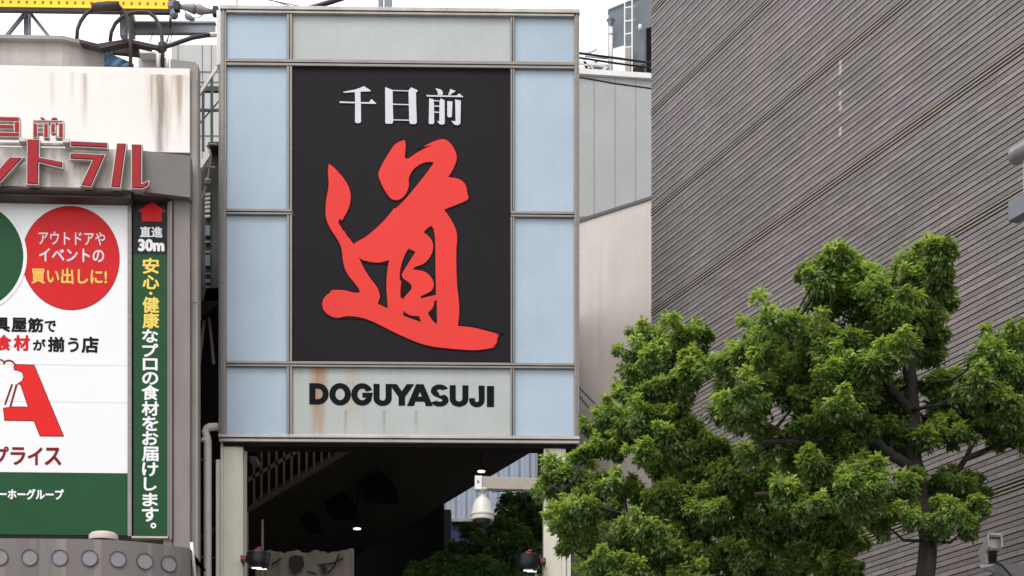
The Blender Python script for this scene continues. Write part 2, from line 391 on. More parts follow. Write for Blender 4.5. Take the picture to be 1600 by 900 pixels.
# panels
cols = {'l': (355, 448.5), 'c': (457.5, 797.5), 'r': (804, 897)}
def panel(name, c, v0, v1, m, d=.018):
    u0, u1 = cols[c]
    bb = MB(); bb.box(S(u0-1.5, v0-1.5, d), S(u1+1.5, v1+1.5, .05)); return bb.build(name, M[m], gate)
for c in 'lr':
    for v0, v1 in ((25.5, 95), (107, 329), (339, 566), (575.5, 680)):
        panel('blue_panel', c, v0, v1, 'blue_panel')
panel('top_panel', 'c', 25, 95, 'grey_panel')
panel('black_panel', 'c', 106, 568, 'black_panel', .006)
stain(M['name_panel'], [((498-625)/ku, EYE+(HZ-573)/ku-GZ, .13, .95, (.36,.20,.08), .8), ((553-625)/ku, EYE+(HZ-573)/ku-GZ, .12, .66, (.38,.26,.12), .6),
                        ((540-625)/ku, EYE+(HZ-640)/ku-GZ, .03, .3, (.30,.20,.16), .5), ((600-625)/ku, EYE+(HZ-640)/ku-GZ, .025, .3, (.30,.20,.16), .5), ((650-625)/ku, EYE+(HZ-640)/ku-GZ, .03, .28, (.30,.20,.16), .4)])
panel('name_panel', 'c', 576, 680, 'name_panel')
b = MB(); b.box(S(588.7, 106, .0056), S(589.1, 567, .0062)); b.build('sheet_seam', M['banner_black'], gate)
# frame: double ridged mullions and rails
f = MB()
def vbar(u0, u1, v0, v1, d0=-.022):
    f.box(S(u0, v0, d0), S(u1, v1, .045))
def vdouble(u0, u1, v0, v1):
    mid = (u0+u1)/2
    f.box(S(u0, v0, -.02), S(mid-.45, v1, .04)); f.box(S(mid+.45, v0, -.02), S(u1, v1, .04)); f.box(S(mid-.45, v0, .0), S(mid+.45, v1, .03))
def hdouble(u0, u1, v0, v1):
    mid = v0+(v1-v0)*.55
    f.box(S(u0, v0, -.030), S(u1, mid-.5, .042)); f.box(S(u0, mid+.5, -.024), S(u1, v1, .042)); f.box(S(u0, mid-.5, .0), S(u1, mid+.5, .03))
for a, b_ in ((346, 354.8), (897.2, 905.5)):
    f.box(S(a, 15.5, -.018), S(b_, 687, .044))
    f.box(S(a+3.2, 15.5, -.034), S(b_-3.2, 687, -.0185))
rows = [(25.2, 95.2), (106.8, 329.2), (338.8, 566.2), (575.2, 681.2)]
for v0, v1 in rows:
    vdouble(448.8, 457.2, v0-.3, v1+.3) if True else 0
    vdouble(797.8, 803.8, v0-.3, v1+.3)
for v0, v1 in ((96, 106), (567, 575)):
    hdouble(355, 897, v0, v1)
for u0, u1 in ((355, 457), (798, 897)): hdouble(u0, u1, 329.8, 338.2)
f.box(S(457.4, 329.2, .0), S(458.6, 339, .04)); 
vdouble(797.9, 803.7, 329.6, 338.4) if False else None
fr_o = f.build('frame', M['steel'], gate, bevel=.004)
f = MB()
f.box(S(345, 14.5, -.045), S(906, 20.4, .12)); f.box(S(355, 20.8, -.03), S(897, 24.6, .042))
f.build('top_rail', M['steel_light'], gate, bevel=.004)
f = MB()
f.box(S(343, 681.6, -.05), S(906, 686.6, .06)); f.box(S(343.5, 687, -.02), S(905.5, 692, DEP))
for u in (452, 800): f.box(S(u-.7, 681, -.055), S(u+.7, 687, -.045))
f.build('bottom_rail', M['steel_light'], gate, bevel=.004)
b = MB(); b.box(S(349, 692.4, .03), S(902, 697, DEP)); b.build('underside_shade', M['dark_soffit'], gate)  # dark strip: the shade under the sign box put into its colour
# columns
for u0, u1, e in ((344, 379, 1), (850, 885, -1)):
    b = MB(); b.box((S(u0, 0).x, .06, GZ), (S(u1, 0).x, .36, S(0, 692.2).z))
    b.box((S(u0, 0).x+.035, .052, GZ), (S(u1, 0).x-.05, .0605, S(0, 693).z))
    b.build('column', M['column'], gate, bevel=.006)
    x = S(u1 if e < 0 else u0, 0).x
    b = MB(); b.box((x+(.006 if e < 0 else -.055), .09, GZ), (x+(.055 if e < 0 else -.006), .22, S(0, 716).z)); b.build('column_trim', M['pink_grey' if e > 0 else 'column'], gate)
# lettering -----------------------------------------------------------
Z4 = lambda p: zoom(p, 520, 125, 7.273)
SEN = [[(355,75),(430,122),(430,133),(315,138),(318,255),(410,257),(440,220),(495,270),(490,275),(320,273),(322,480),(305,495),(270,495),(253,485),(255,270),(80,268),(78,250),(255,255),(252,143),(120,153),(122,142),(250,115),(310,95)]]
NICHI = [[(595,82),(680,115),(682,300),(688,465),(680,490),(665,498),(610,498),(597,490)], [(890,82),(965,115),(962,130),(945,140),(948,300),(955,480),(940,498),(890,500),(875,490),(868,460),(860,120)],
         [(681,115),(859,119),(859,129),(681,126)], [(683,271),(864,274),(864,285),(683,284)], [(689,449),(867,451),(867,463),(689,460)]]
MAE = [[(1165,88),(1230,105),(1252,135),(1246,165),(1196,165),(1188,125)], [(1335,95),(1397,118),(1352,150),(1322,168),(1310,168)],
       [(1062,164),(1085,169),(1405,171),(1437,145),(1485,188),(1070,185)],
       [(1095,205),(1148,218),(1152,480),(1140,497),(1100,498),(1090,485)], [(1225,205),(1270,225),(1272,490),(1250,503),(1215,500),(1185,465),(1210,462),(1213,240)],
       [(1152,226),(1211,229),(1211,240),(1152,238)], [(1152,286),(1211,289),(1211,301),(1152,299)], [(1152,355),(1211,358),(1211,370),(1152,368)],
       [(1300,235),(1360,240),(1352,410),(1340,420),(1310,418),(1300,400)], [(1390,215),(1455,228),(1450,490),(1425,508),(1385,505),(1345,460),(1395,462)]]
b = MB(); e = MB()
for g in (SEN, NICHI, MAE):
    for i, q in enumerate(g):
        pl = px(Z4(q), S); b.prism(pl, -.0015-.0002*i, .004); e.prism(inset(pl, -.012), .0025-.0002*i, .0055)
e.build('lettering_edge', M['ink'], gate); b.build('lettering', M['white_letter'], gate)
R1 = lambda p: zoom(p, 500, 210, 6.43); R2 = lambda p: zoom(p, 500, 330, 6.43); R3 = lambda p: zoom(p, 490, 430, 5.333); R5 = lambda p: zoom(p, 600, 360, 6)
outer = R1([(92,300),(150,345),(200,400),(255,465),(295,540),(312,620),(305,690),(285,760),(250,820)]) + R2([(222,100),(205,80),(188,100),(190,135),(215,165),(233,208),(240,195),(280,268),(285,262),(337,333),(400,295),(460,262),(530,205),(620,120),(680,55)]) \
  + R1([(735,755),(750,738),(760,745),(830,680),(900,600),(980,500),(1060,400),(1110,330),(1145,282),(1120,272),(1060,275),(1000,300),(940,345),(905,400),(888,450),(895,500),(885,550),(855,610),(810,650),(760,665),(715,650),(680,610),(630,530),(580,410),(600,350),(640,270),(690,190),(740,110),(790,75),(850,55),(862,90),(858,160),(850,235),(870,243),(900,236),(960,190),(1020,155),(1130,103),(1038,122),(1080,95),(1180,50),(1240,40),(1290,60),(1340,120),(1370,190),(1375,240),(1360,290),(1330,360),(1285,425),(1340,430),(1400,440),(1450,480),(1475,530),(1478,590),(1495,625),(1480,655),(1400,690),(1320,720),(1245,752),(1290,810),(1335,880)]) \
  + R2([(1370,190),(1380,260),(1370,350),(1368,500),(1372,650),(1380,780)]) + R3([(1210,209),(1215,300),(1202,420),(1290,425),(1370,440),(1450,460),(1545,485),(1520,491),(1545,497),(1530,515),(1530,540),(1520,570),(1490,584),(1515,583),(1500,598),(1430,612),(1340,622),(1220,615),(1100,605),(980,592),(880,565),(780,525),(680,480),(580,430),(490,385),(400,355),(320,343),(260,345),(215,360),(160,355),(115,330),(80,290),(70,240),(85,195),(120,160),(135,155),(150,130),(200,125),(270,130),(310,143),(340,150),(385,147),(385,125),(340,65),(285,0)]) \
  + R2([(245,570),(228,480),(222,400),(205,340),(170,275),(110,190),(70,110),(56,30)]) + R1([(58,730),(65,650),(85,560),(90,480),(80,400),(83,340)])
holes = [R2([(390,468),(430,495),(500,512),(580,520),(640,510),(695,490),(680,570),(668,680),(668,800),(675,880)])+R3([(618,278),(575,258),(533,238),(545,210),(555,180),(540,120),(515,80)])+R2([(500,670),(450,590),(420,530)]),
  R5([(230,170),(297,200),(270,240),(220,320),(180,385),(165,415),(175,445),(200,465),(240,490),(262,520),(258,550),(230,580),(195,620),(175,655),(168,625),(155,640),(152,560),(160,500),(160,470),(148,468),(145,420),(155,350),(175,280),(200,215)]),
  R2([(1040,210),(1080,165),(1115,145),(1140,165),(1155,250),(1160,400),(1160,600),(1166,800),(1166,838),(1090,855),(1015,875),(1010,855),(1060,830),(1120,800),(1145,750),(1140,700),(1110,650),(1060,605),(1000,592),(935,585),(940,568),(965,553),(1040,530),(1090,480),(1125,420),(1140,350),(1125,290),(1090,245)]),
  R5([(495,645),(470,665),(468,700),(445,740),(410,770),(430,810),(460,850),(497,878)]),
  R5([(180,750),(205,775),(250,800),(330,803),(350,858),(265,830),(182,800)])]
spl = [smooth_poly(p, 2, ang=42) for p in [outer]+holes]
V, F = curve_sheet(spl, S, .002, .006); MB().add(V, F).build('brush_character', M['red_brush'], gate)
V, F = curve_sheet(spl, S, .0038, .006, .015); MB().add(V, F).build('brush_character_edge', M['dark_red_edge'], gate)
# heavy grotesque capitals on the name panel (outlines with holes, photo pixels)
Z5 = lambda p: zoom(p, 340, 320, 2.369)
def capD(x0, x1, y0, y1, t=17):
    xm = x0+(x1-x0)*.44; rx = x1-xm; cy = (y0+y1)/2; ry = (y1-y0)/2
    return [[(x0,y0)]+arc(xm, cy, rx, -90, 90, 16, ry)+[(x0,y1)], [(x0+t+1,y0+t-2)]+arc(xm, cy, rx-t, -90, 90, 14, ry-t+2)+[(x0+t+1,y1-t+2)]]
def capO(x0, x1, y0, y1, t=18): cx, cy = (x0+x1)/2, (y0+y1)/2; return [arc(cx, cy, (x1-x0)/2, 0, 352.5, 47, (y1-y0)/2), arc(cx, cy, (x1-x0)/2-t, 0, 350, 35, (y1-y0)/2-t+3)]
def capG(x0, x1, y0, y1, t=18):
    cx, cy, rx, ry = (x0+x1)/2, (y0+y1)/2, (x1-x0)/2, (y1-y0)/2
    o = arc(cx, cy, rx, -28, -325, 40, ry); i = arc(cx, cy, rx-t, -325+8, -34, 34, ry-t+3)
    return [o+[(x1-1, cy-4),(cx+3, cy-4),(cx+3, cy+9),(x1-t-2, cy+9)]+i]
def capU(x0, x1, y0, y1, t=18):
    cx = (x0+x1)/2; r = (x1-x0)/2; cy = y1-r*.86
    return [[(x0,y0)]+arc(cx, cy, r, 180, 0, 16, y1-cy)+[(x1,y0),(x1-t,y0)]+arc(cx, cy, r-t, 0, 180, 14, y1-cy-t+3)+[(x0+t,y0)]]
def capY(x0, x1, y0, y1, t=19): cx = (x0+x1)/2; ym = y0+(y1-y0)*.6; return [[(x0,y0),(x0+t+3,y0),(cx,ym-17),(x1-t-3,y0),(x1,y0),(cx+t/2,ym),(cx+t/2,y1),(cx-t/2,y1),(cx-t/2,ym)]]
def capA(x0, x1, y0, y1, t=19): cx = (x0+x1)/2; return [[(cx-12,y0),(cx+12,y0),(x1,y1),(x1-t-2,y1),(x1-t-7,y1-16),(x0+t+7,y1-16),(x0+t+2,y1),(x0,y1)], [(cx,y0+20),(cx+11,y1-30),(cx-11,y1-30)]]
def capS(x0, x1, y0, y1, t=16):
    cx = (x0+x1)/2; rx = (x1-x0)/2; h = y1-y0; ra = h*.29; c1 = y0+ra; c2 = y1-ra
    mid = arc(cx, c1, rx-1, -20, -250, 20, ra)+arc(cx, c2, rx, -60, 160, 22, ra)
    inn = arc(cx, c2, rx-t-1, 160, -60, 18, ra-t+4)+arc(cx, c1, rx-t-2, -245, -25, 18, ra-t+4)
    return [(mid+inn)[::-1]]
def capJ(x0, x1, y0, y1, t=18):
    cx = (x0+x1)/2; r = (x1-x0)/2; cy = y1-r*.9
    return [[(x1,y0)]+arc(cx, cy, r, 0, 180, 16, y1-cy)+[(x0, cy-4),(x0+t-1, cy-5)]+arc(cx, cy, r-t+1, 180, 0, 12, y1-cy-t+4)+[(x1-t,y0)]]
def capI(x0, x1, y0, y1): return [[(x0,y0),(x1,y0),(x1,y1),(x0,y1)]]
caps = [capD(342,409,663,737), capO(416,491,662,740), capG(497,573,662,740), capU(579,642,664,741), capY(640,723,664,739), capA(704,793,664,740), capS(788,855,662,744,22), capU(861,926,667,742), capJ(933,986,668,743), capI(999,1021,669,742)]
b = MB()
for ci, cset in enumerate(caps):
    V, F = curve_sheet([Z5(q) for q in cset], S, .0155, .004, 0 if ci == 6 else .007); b.add(V, F)
b.build('name_lettering', M['dark_letter'], gate)

# dome camera on an arm from the right column
dc = thing('dome_camera', 'white bell shaped security camera hanging from a beige arm at the right gate column', 'camera', S.s(753, 765, -.25), S)
b = MB(); b.slab([S.s(750,743,-.30), S.s(849.6,746,-.02), S.s(849.6,764.5,-.02), S.s(750,762.5,-.30)], (.02,.10,0)); b.box(S(849.0, 740, -.06), S(851.4, 770, .052)); b.build('bracket_arm', M['beige_arm'], dc, bevel=.006)
b = MB(); b.box(S.s(741, 742.3, -.315), S.s(752, 763.2, -.315)+Vector((0,.12,0))); b.box(S.s(745, 750, -.318), S.s(747.5, 754, -.318)+Vector((0,.002,0)), 1); b.build('arm_end_cap', [M['white_paint'], M['ring']], dc)
c0 = S.s(753, 768, -.25); q = .985/ku
b = MB(); b.lathe(c0, [(8*q,5.5*q),(8*q,2*q),(3.5*q,1*q),(3.5*q,-5*q)]); b.build('neck', M['dome_white'], dc, smooth=True)
b = MB(); b.lathe(c0, [(3.6*q,-3*q),(6*q,-8*q),(11*q,-12*q),(14.5*q,-20*q),(17*q,-30*q),(18*q,-34*q),(19.5*q,-35*q),(19.5*q,-37*q),(18.3*q,-38*q),(18.3*q,-44*q),(16*q,-45*q)], 32); b.build('housing', M['dome_white'], dc, smooth='auto')
b = MB(); b.lathe(c0, [(15*q,-45*q),(14*q,-50*q),(9*q,-54*q),(2*q,-55*q)]); b.build('lens_dome', M['pot_black'], dc, smooth=True)
b = MB(); b.tube([S.s(766, 762, -.24), S.s(768, 768, -.24), S.s(790, 766, -.2), S.s(815, 764, -.15), S.s(820, 770, -.1), S.s(822, 790, .0)], .006, 6); b.build('wire', M['cable'], dc)

# pot lamps
def pot_lamp(u, v, side, label):
    t = thing('pot_lamp', label, 'lamp', S.s(u, v, -.08), S, 'pot shaped lamps on the gate columns')
    c = S.s(u, v, -.08)
    b = MB(); b.lathe(c, [(10*q,-13.5*q),(14*q,-12.5*q),(17*q,-9*q),(18*q,-3*q),(18.3*q,8*q),(18.8*q,8.5*q),(18.8*q,10*q),(17*q,10.5*q)], 28); b.build('pot', M['pot_black'], t, smooth='auto')
    b = MB(); b.lathe(c, [(17.6*q,10.2*q),(15*q,12.3*q),(8*q,13.8*q),(2*q,14.2*q)], 28); b.build('lid', M['pot_black'], t, smooth=True)
    b = MB(); b.box(c+Vector((-5*q,-.02,14*q)), c+Vector((4*q,.02,17*q))); b.box(c+Vector((-1*q,-.025,17*q)), c+Vector((5*q,.025,20*q))); b.build('knob', M['pot_red'], t, bevel=.004)
    b = MB(); b.box(c+Vector((side*18*q,-.04,-3*q)), c+Vector((side*27*q,.04,6*q))); b.box(c+Vector((side*19*q,-.046,-.5*q)), c+Vector((side*26*q,-.041,5*q)), 1); b.build('handle', [M['pot_black'], M['pot_red']], t, bevel=.004)
    b = MB(); b.box(c+Vector((side*26*q,-.03,-4*q)), (S(379.4 if side < 0 else 849.6, 0).x, .12, c.z+7*q)); b.build('bracket', M['pot_black'], t)
    for dx, dy, dz in ((-1,-.07,-15.6), (5,.02,-14.2)):
        b = MB(); b.box(c+Vector(((dx-7.5)*q,dy-.012,dz*q)), c+Vector(((dx+7.5)*q,dy+.012,(dz+1.3)*q))); b.build('light_strip', M['lamp_lit'], t)
pot_lamp(404, 876, -1, 'black pot shaped lamp with red handles beside the left gate column')
pot_lamp(826, 878, 1, 'black pot shaped lamp with red handles beside the right gate column')

# drain pipe left of the gate
dp = thing('drain_pipe', 'pale pinkish grey drain pipe with elbow rising beside the left gate column', 'pipe', S.s(322, 680, .15)-Vector((0,0,S.s(0,680).z-GZ)), S)
b = MB(); x = S.s(322, 0).x
b.tube([(x,.15,GZ), (x,.15,S.s(0,684).z), S.s(322.5,676,.15), S.s(325,671.5,.15), S.s(329,669.5,.15), S.s(336,669,.15), S.s(346,669,.15)], 6.2*q, 14); b.build('pipe', M['pink_grey'], dp, smooth=True)
b = MB(); b.lathe(S.s(322, 692, .15), [(6.9*q,0),(6.9*q,5*q)], 14); b.build('joint_collar', M['pink_grey'], dp)
for v in (721, 873):
    b = MB(); b.lathe(S.s(322, v, .15), [(6.8*q,-.8*q),(6.8*q,.8*q)], 14); b.box(S.s(326, v-.8, .13), S.s(337, v+.8, .17)); b.build('pipe_clip', M['steel'], dp)

# ================================================================== ARCADE BEHIND THE SIGN
# stair hall crossing behind the gate: a rising soffit, its balustrade and stepped dark pockets
YS, YE = 19.2, 24.0
st = thing('stair_hall', 'dark covered staircase rising behind the gate with brown slatted balustrade', 'staircase', (-3.4, YS, GZ))
p0, p1 = P(385, 797, YS), P(545, 702, YS)
dirv = (p1-p0)/(p1.x-p0.x)
def on_st(x, y, dz=0): return Vector((x, y, p0.z+dirv.z*(x-p0.x)+dz))
XL, XR = -4.2, .72
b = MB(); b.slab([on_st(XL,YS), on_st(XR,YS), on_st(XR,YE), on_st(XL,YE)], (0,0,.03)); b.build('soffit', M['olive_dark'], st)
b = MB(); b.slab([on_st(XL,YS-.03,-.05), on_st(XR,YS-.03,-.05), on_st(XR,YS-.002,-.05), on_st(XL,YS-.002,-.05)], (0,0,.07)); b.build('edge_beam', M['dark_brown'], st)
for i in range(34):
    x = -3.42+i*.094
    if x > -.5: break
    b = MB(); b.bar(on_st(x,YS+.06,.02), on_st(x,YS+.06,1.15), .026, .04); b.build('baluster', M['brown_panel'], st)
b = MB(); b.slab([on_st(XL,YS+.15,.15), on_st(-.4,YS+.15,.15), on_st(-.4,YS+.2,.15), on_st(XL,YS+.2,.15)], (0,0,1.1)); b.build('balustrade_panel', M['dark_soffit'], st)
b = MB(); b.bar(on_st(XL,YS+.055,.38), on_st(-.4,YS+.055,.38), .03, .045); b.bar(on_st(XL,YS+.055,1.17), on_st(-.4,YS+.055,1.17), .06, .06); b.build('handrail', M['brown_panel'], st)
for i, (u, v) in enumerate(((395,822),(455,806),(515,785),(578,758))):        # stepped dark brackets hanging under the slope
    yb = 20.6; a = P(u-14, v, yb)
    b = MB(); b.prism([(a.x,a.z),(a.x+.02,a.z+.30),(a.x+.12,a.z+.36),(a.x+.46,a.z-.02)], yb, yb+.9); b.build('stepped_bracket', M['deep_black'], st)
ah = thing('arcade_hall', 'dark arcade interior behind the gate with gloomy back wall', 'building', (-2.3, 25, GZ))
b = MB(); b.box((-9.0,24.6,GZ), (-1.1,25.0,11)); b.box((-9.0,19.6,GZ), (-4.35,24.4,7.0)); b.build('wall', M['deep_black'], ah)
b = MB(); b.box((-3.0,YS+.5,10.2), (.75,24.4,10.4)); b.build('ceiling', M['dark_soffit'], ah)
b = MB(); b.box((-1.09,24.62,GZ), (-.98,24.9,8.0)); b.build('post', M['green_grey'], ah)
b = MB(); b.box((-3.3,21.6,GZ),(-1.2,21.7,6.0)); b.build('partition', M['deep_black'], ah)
cw = thing('corrugated_building', 'pale blue grey corrugated metal building above a navy band behind the gate', 'building', (1.2, 30, GZ))
b = MB(); x0, x1 = P(640,0,30).x, P(905,0,30).x; n = 64; vs = []; fs = []
zt, zb = P(0,660,30).z, P(0,812,30).z
for i in range(n+1):
    x = x0+(x1-x0)*i/n; y = 30+(.0 if i % 4 < 2 else .05)
    vs += [(x,y,zb),(x,y,zt)]
    if i: fs.append((2*i-2,2*i,2*i+1,2*i-1))
b.add(vs, fs); b.box((x0,30.06,zb),(x1,33,zt)); b.build('corrugated_wall', M['corr'], cw)
b = MB(); b.box((x0,30.0,GZ),(x1,33,zb-.03)); b.build('lower_wall', M['navy_wall'], cw)
b = MB(); b.box((x0,29.9,zb-.06),(x1,30.1,zb)); b.build('sill_flashing', M['steel_light'], cw)
for (u, v, Y, lab) in ((558, 827, 20.6, 'lit flat downlight glowing low in the dark arcade'), (752, 737.5, 19.6, 'lit flat downlight above the dome camera arm'), (306, 733, 18.2, 'small lit lamp in the dark gap between the two buildings')):
    c = P(u, v, Y); t = thing('ceiling_light', lab, 'light', c, group=None)
    r = (6 if u != 306 else 3.6)*Y/FPX
    b = MB(); b.lathe(c, [(r,.002),(r,.012)], 20); b.build('light_disc', M['lamp_lit'], t)
    b = MB(); b.lathe(c+Vector((0,0,.013)), [(r*1.12,0),(r*1.12,.03),(.01,.05),(.01,.9 if u != 306 else .1)], 16); b.build('stem', M['deep_black'], t)
cv = thing('canvas_sheet', 'beige canvas sheet painted with dark brush marks hanging low in the arcade', 'canvas', P(483, 862, 18.6)-Vector((0,0,3.6)))
b = MB(); n = 30; vs = []; fs = []
for i in range(n+1):
    u = 398+(552-398)*i/n
    sag = 862+2.2*math.sin(i*.9)+1.2*math.sin(i*2.3)+(-4 if i > n-3 else 0)
    p = P(u, sag, 18.6); wv = .03*math.sin(i*1.3)+.02*math.sin(i*2.9)
    for j in range(8): vs.append((p.x+.012*math.sin(j+i), 18.6+wv*(.4+.2*j), p.z-.35*j))
    if i:
        for j in range(7): a = (i-1)*8+j; fs.append((a, a+1, a+9, a+8))
b.add(vs, fs); o = b.build('sheet', M['canvas'], cv, smooth=True)
md = o.modifiers.new('thickness', 'SOLIDIFY'); md.thickness = .008
b = MB(); C = lambda pts, y: px([(u, v) for u, v in pts], Frame(483, 18.55)) and [((u-800)*18.55/FPX, EYE+(HZ-v)*18.55/FPX) for u, v in pts]
b.prism(C([(452,872),(462,868),(474,870),(476,884),(470,894),(458,895),(452,886)],0), 18.52, 18.525)
for pts in ([(500,886),(508,882),(512,893),(506,899)], [(424,882),(440,872),(441,874),(426,885)]):
    b.prism(C(pts,0), 18.52, 18.525)
for seg in ([(496,883),(520,880),(536,872)], [(512,896),(522,885),(530,866)], [(480,893),(494,897)]):
    b.tube([((u-800)*18.53/FPX, 18.53, EYE+(HZ-v)*18.53/FPX) for u, v in seg], .012, 6)
b.build('brush_marks', M['canvas_ink'], cv)
b = MB(); c = P(549, 858, 18.64); b.bar(c, (c.x,18.64,GZ), .06, .06); b.build('post', M['pilaster'], cv)
for u, v, lab in ((386,800,'thin pale pole just inside the left gate column'), (410,812,'thin pale pole standing behind the left pot lamp')):
    p = P(u, v, 18.3); t = thing('pole', lab, 'pole', (p.x, 18.3, GZ)); b = MB(); b.tube([(p.x,18.3,GZ), p], .016, 8); b.build('pole', M['pilaster'], t)
t = thing('hanging_lantern', 'small dark box lamp hanging under the sign by the left column', 'lamp', P(397,722,18)); b = MB(); b.box(P(386,702,18), P(409,720,18.4)); b.build('case', M['pot_black'], t, bevel=.01)
b = MB(); b.box(P(390,720.5,18.05), P(406,722,18.3)); b.build('lens', M['steel_blue'], t)

# ================================================================== LEFT BUILDING
B = Frame(150, 16.0, 2.05)
q6 = 1/B.k
lb = thing('commercial_building', 'weathered shop building with stained white fascia and grey marquee beside the gate', 'building', (0, 0, GZ), B)
def bz(v, d=0): return B.s(0, v, d).z
def bx(u, d=0): return B.s(u, 0, d).x
GL = B(-420, 0).x
b = MB(); b.box((GL,.45,GZ), (bx(296,.45), .62, bz(104,.45))); b.box((GL,.62,GZ), (bx(268,.62), 2.0, bz(104,.45)-.003)); b.box((GL,2.0,GZ), (bx(100,2.0), 8, bz(104,.45)-.006)); b.build('wall', M['grey_conc'], lb)
stain(M['white_plaster'], [((248-150)*q6, bz(104)-GZ, .085, 1.05, (.20,.165,.13), 1.25), ((262-150)*q6, bz(104)-GZ, .30, .75, (.50,.41,.32), .6), ((128-150)*q6, bz(104)-GZ, .05, .62, (.50,.42,.34), .7),
                           ((276-150)*q6, bz(104)-GZ, .05, .6, (.42,.34,.26), .8), ((77-150)*q6, bz(104)-GZ, .04, .4, (.5,.42,.34), .6), ((233-150)*q6, bz(104)-GZ, .06, .7, (.48,.39,.3), .7), ((108-150)*q6, bz(104)-GZ, .03, .3, (.5,.42,.34), .5)])
b = MB(); b.box((GL,.12,bz(236,.12)), (bx(296,.12),.449,bz(104.5,.12))); b.build('fascia', M['white_plaster'], lb)
b = MB(); b.box((bx(296.6,.16),.16,GZ), (bx(309,.16),.32,bz(97,.16))); b.box((bx(299,.15),.152,bz(470,.15)), (bx(307,.15),.1595,bz(120,.15))); b.build('side_wall', M['grey_conc'], lb)
b = MB(); b.box((bx(270,.06),.06,GZ), (bx(296.3,.06),.449,bz(300,.06))); b.build('pilaster', M['pilaster'], lb, bevel=.008)
b = MB(); b.box((bx(255,.1),.10,GZ), (bx(269.5,.1),.448,bz(309,.1))); b.box((bx(264,.03),.03,bz(842,.03)), (bx(268,.03),.0995,bz(312,.03))); b.build('reveal', M['pilaster'], lb)
# marquee: flat run then a shallow bend at the right
MD = -.10
b = MB(); b.slab([B.s(-420,229,MD), B.s(216,233,MD), B.s(222,234,MD), B.s(222,297.5,MD), B.s(216,296,MD), B.s(-420,290,MD)], (0,.21,0)); b.build('marquee', M['marquee'], lb)
b = MB(); b.slab([B.s(222.1,234,MD), B.s(296,241,MD+.07), B.s(296,306,MD+.07), B.s(222.1,298,MD)], (0,.14,0)); b.build('marquee_return', M['marquee_plain'], lb)
b = MB(); b.tube([B.s(-420,295.5,MD+.02), B.s(185,299.5,MD+.02), B.s(203,300.5,MD+.06), B.s(208,302,MD+.15)], .035, 12); b.slab([B.s(-420,293,MD+.03), B.s(204,299,MD+.03), B.s(204,309,MD+.03), B.s(-420,306,MD+.03)], (0,.17,0)); b.build('marquee_lip', M['dark_brown'], lb, smooth='auto')
b = MB(); b.box((bx(206,0),.0,bz(309,0)), (bx(262,0),.44,bz(300,0))); b.build('soffit', M['dark_brown'], lb)
# canopy with portholes, curved at its right end
cvy = MB(); prof = []
for u in (-420, 120, 170, 205, 235, 262, 280, 292): prof.append((u, -.95+.0 if u <= 120 else -.95+.36*((u-120)/174)**2.0))
prof += [(294.6,-.45),(295.2,-.2),(295.5,.05)]
pts = [B.s(u, 0, d) for u, d in prof]
zt, zb = bz(842,-.95), 3.2
vs = [(p.x,p.y,zt) for p in pts]+[(p.x,p.y,zb) for p in pts]+[(p.x,.44,zt) for p in pts]+[(p.x,.44,zb) for p in pts]; n = len(pts); fs = []
for i in range(n-1):
    fs += [(i+n,i+1+n,i+1,i), (i,i+1,i+1+2*n,i+2*n), (i+n,i+3*n,i+1+3*n,i+1+n)]
fs.append((n-1,2*n-1,4*n-1,3*n-1)); fs.append((0,2*n,3*n,n))
cvy.add(vs, fs); cvy.build('canopy', M['canopy'], lb, smooth='auto')
def canopy_d(u): return -.95 if u <= 120 else -.95+.36*((u-120)/174)**2.0
for u in (-98, -51, -4, 42, 88.5, 134.5, 178.5, 220.5, 258.5):
    d = canopy_d(u); sc = (16+d)/16
    uu = 800+(u-800)*sc if False else u
    # centre of the hole as seen from the street: scale about the eye so that it sits on the canopy face
    xw = B.s(u, 0, d).x
    dd = d; zz = EYE+(HZ-872.0)*(16-.95)/FPX
    h = 1.0; sl_ = (canopy_d(u+h)-canopy_d(u-h))/(bx(u+h,canopy_d(u+h))-bx(u-h,canopy_d(u-h))); a = math.atan(sl_)
    r = 13*q6*sc
    def rot(x, y, z): return (xw+x*math.cos(a)-y*math.sin(a), dd+x*math.sin(a)+y*math.cos(a), zz+z)
    for nm, ro, ri, y0, y1, mm in (('porthole_ring', r, r*.9, -.012, .02, 'ring'), ('porthole', r*.9, 0, -.004, .03, 'porthole')):
        bb = MB(); N_ = 28; vv = []; ff = []
        for k in range(N_):
            c_, s_ = math.cos(2*math.pi*k/N_), math.sin(2*math.pi*k/N_)
            vv += [rot(ro*c_, y0, ro*s_), rot(ro*c_, y1, ro*s_), rot(ri*c_, y0, ri*s_), rot(ri*c_, y1, ri*s_)]
        for k in range(N_):
            a0, b0 = 4*k, 4*((k+1) % N_)
            ff += [(a0, b0, b0+1, a0+1)]
            if ri: ff += [(a0, a0+2, b0+2, b0), (a0+2, a0+3, b0+3, b0+2)]
        if not ri: ff.append(tuple(4*k for k in range(N_)))
        bb.add(vv, ff); ring_ = bb.build(nm, M[mm], lb if nm == 'porthole_ring' else ring_)
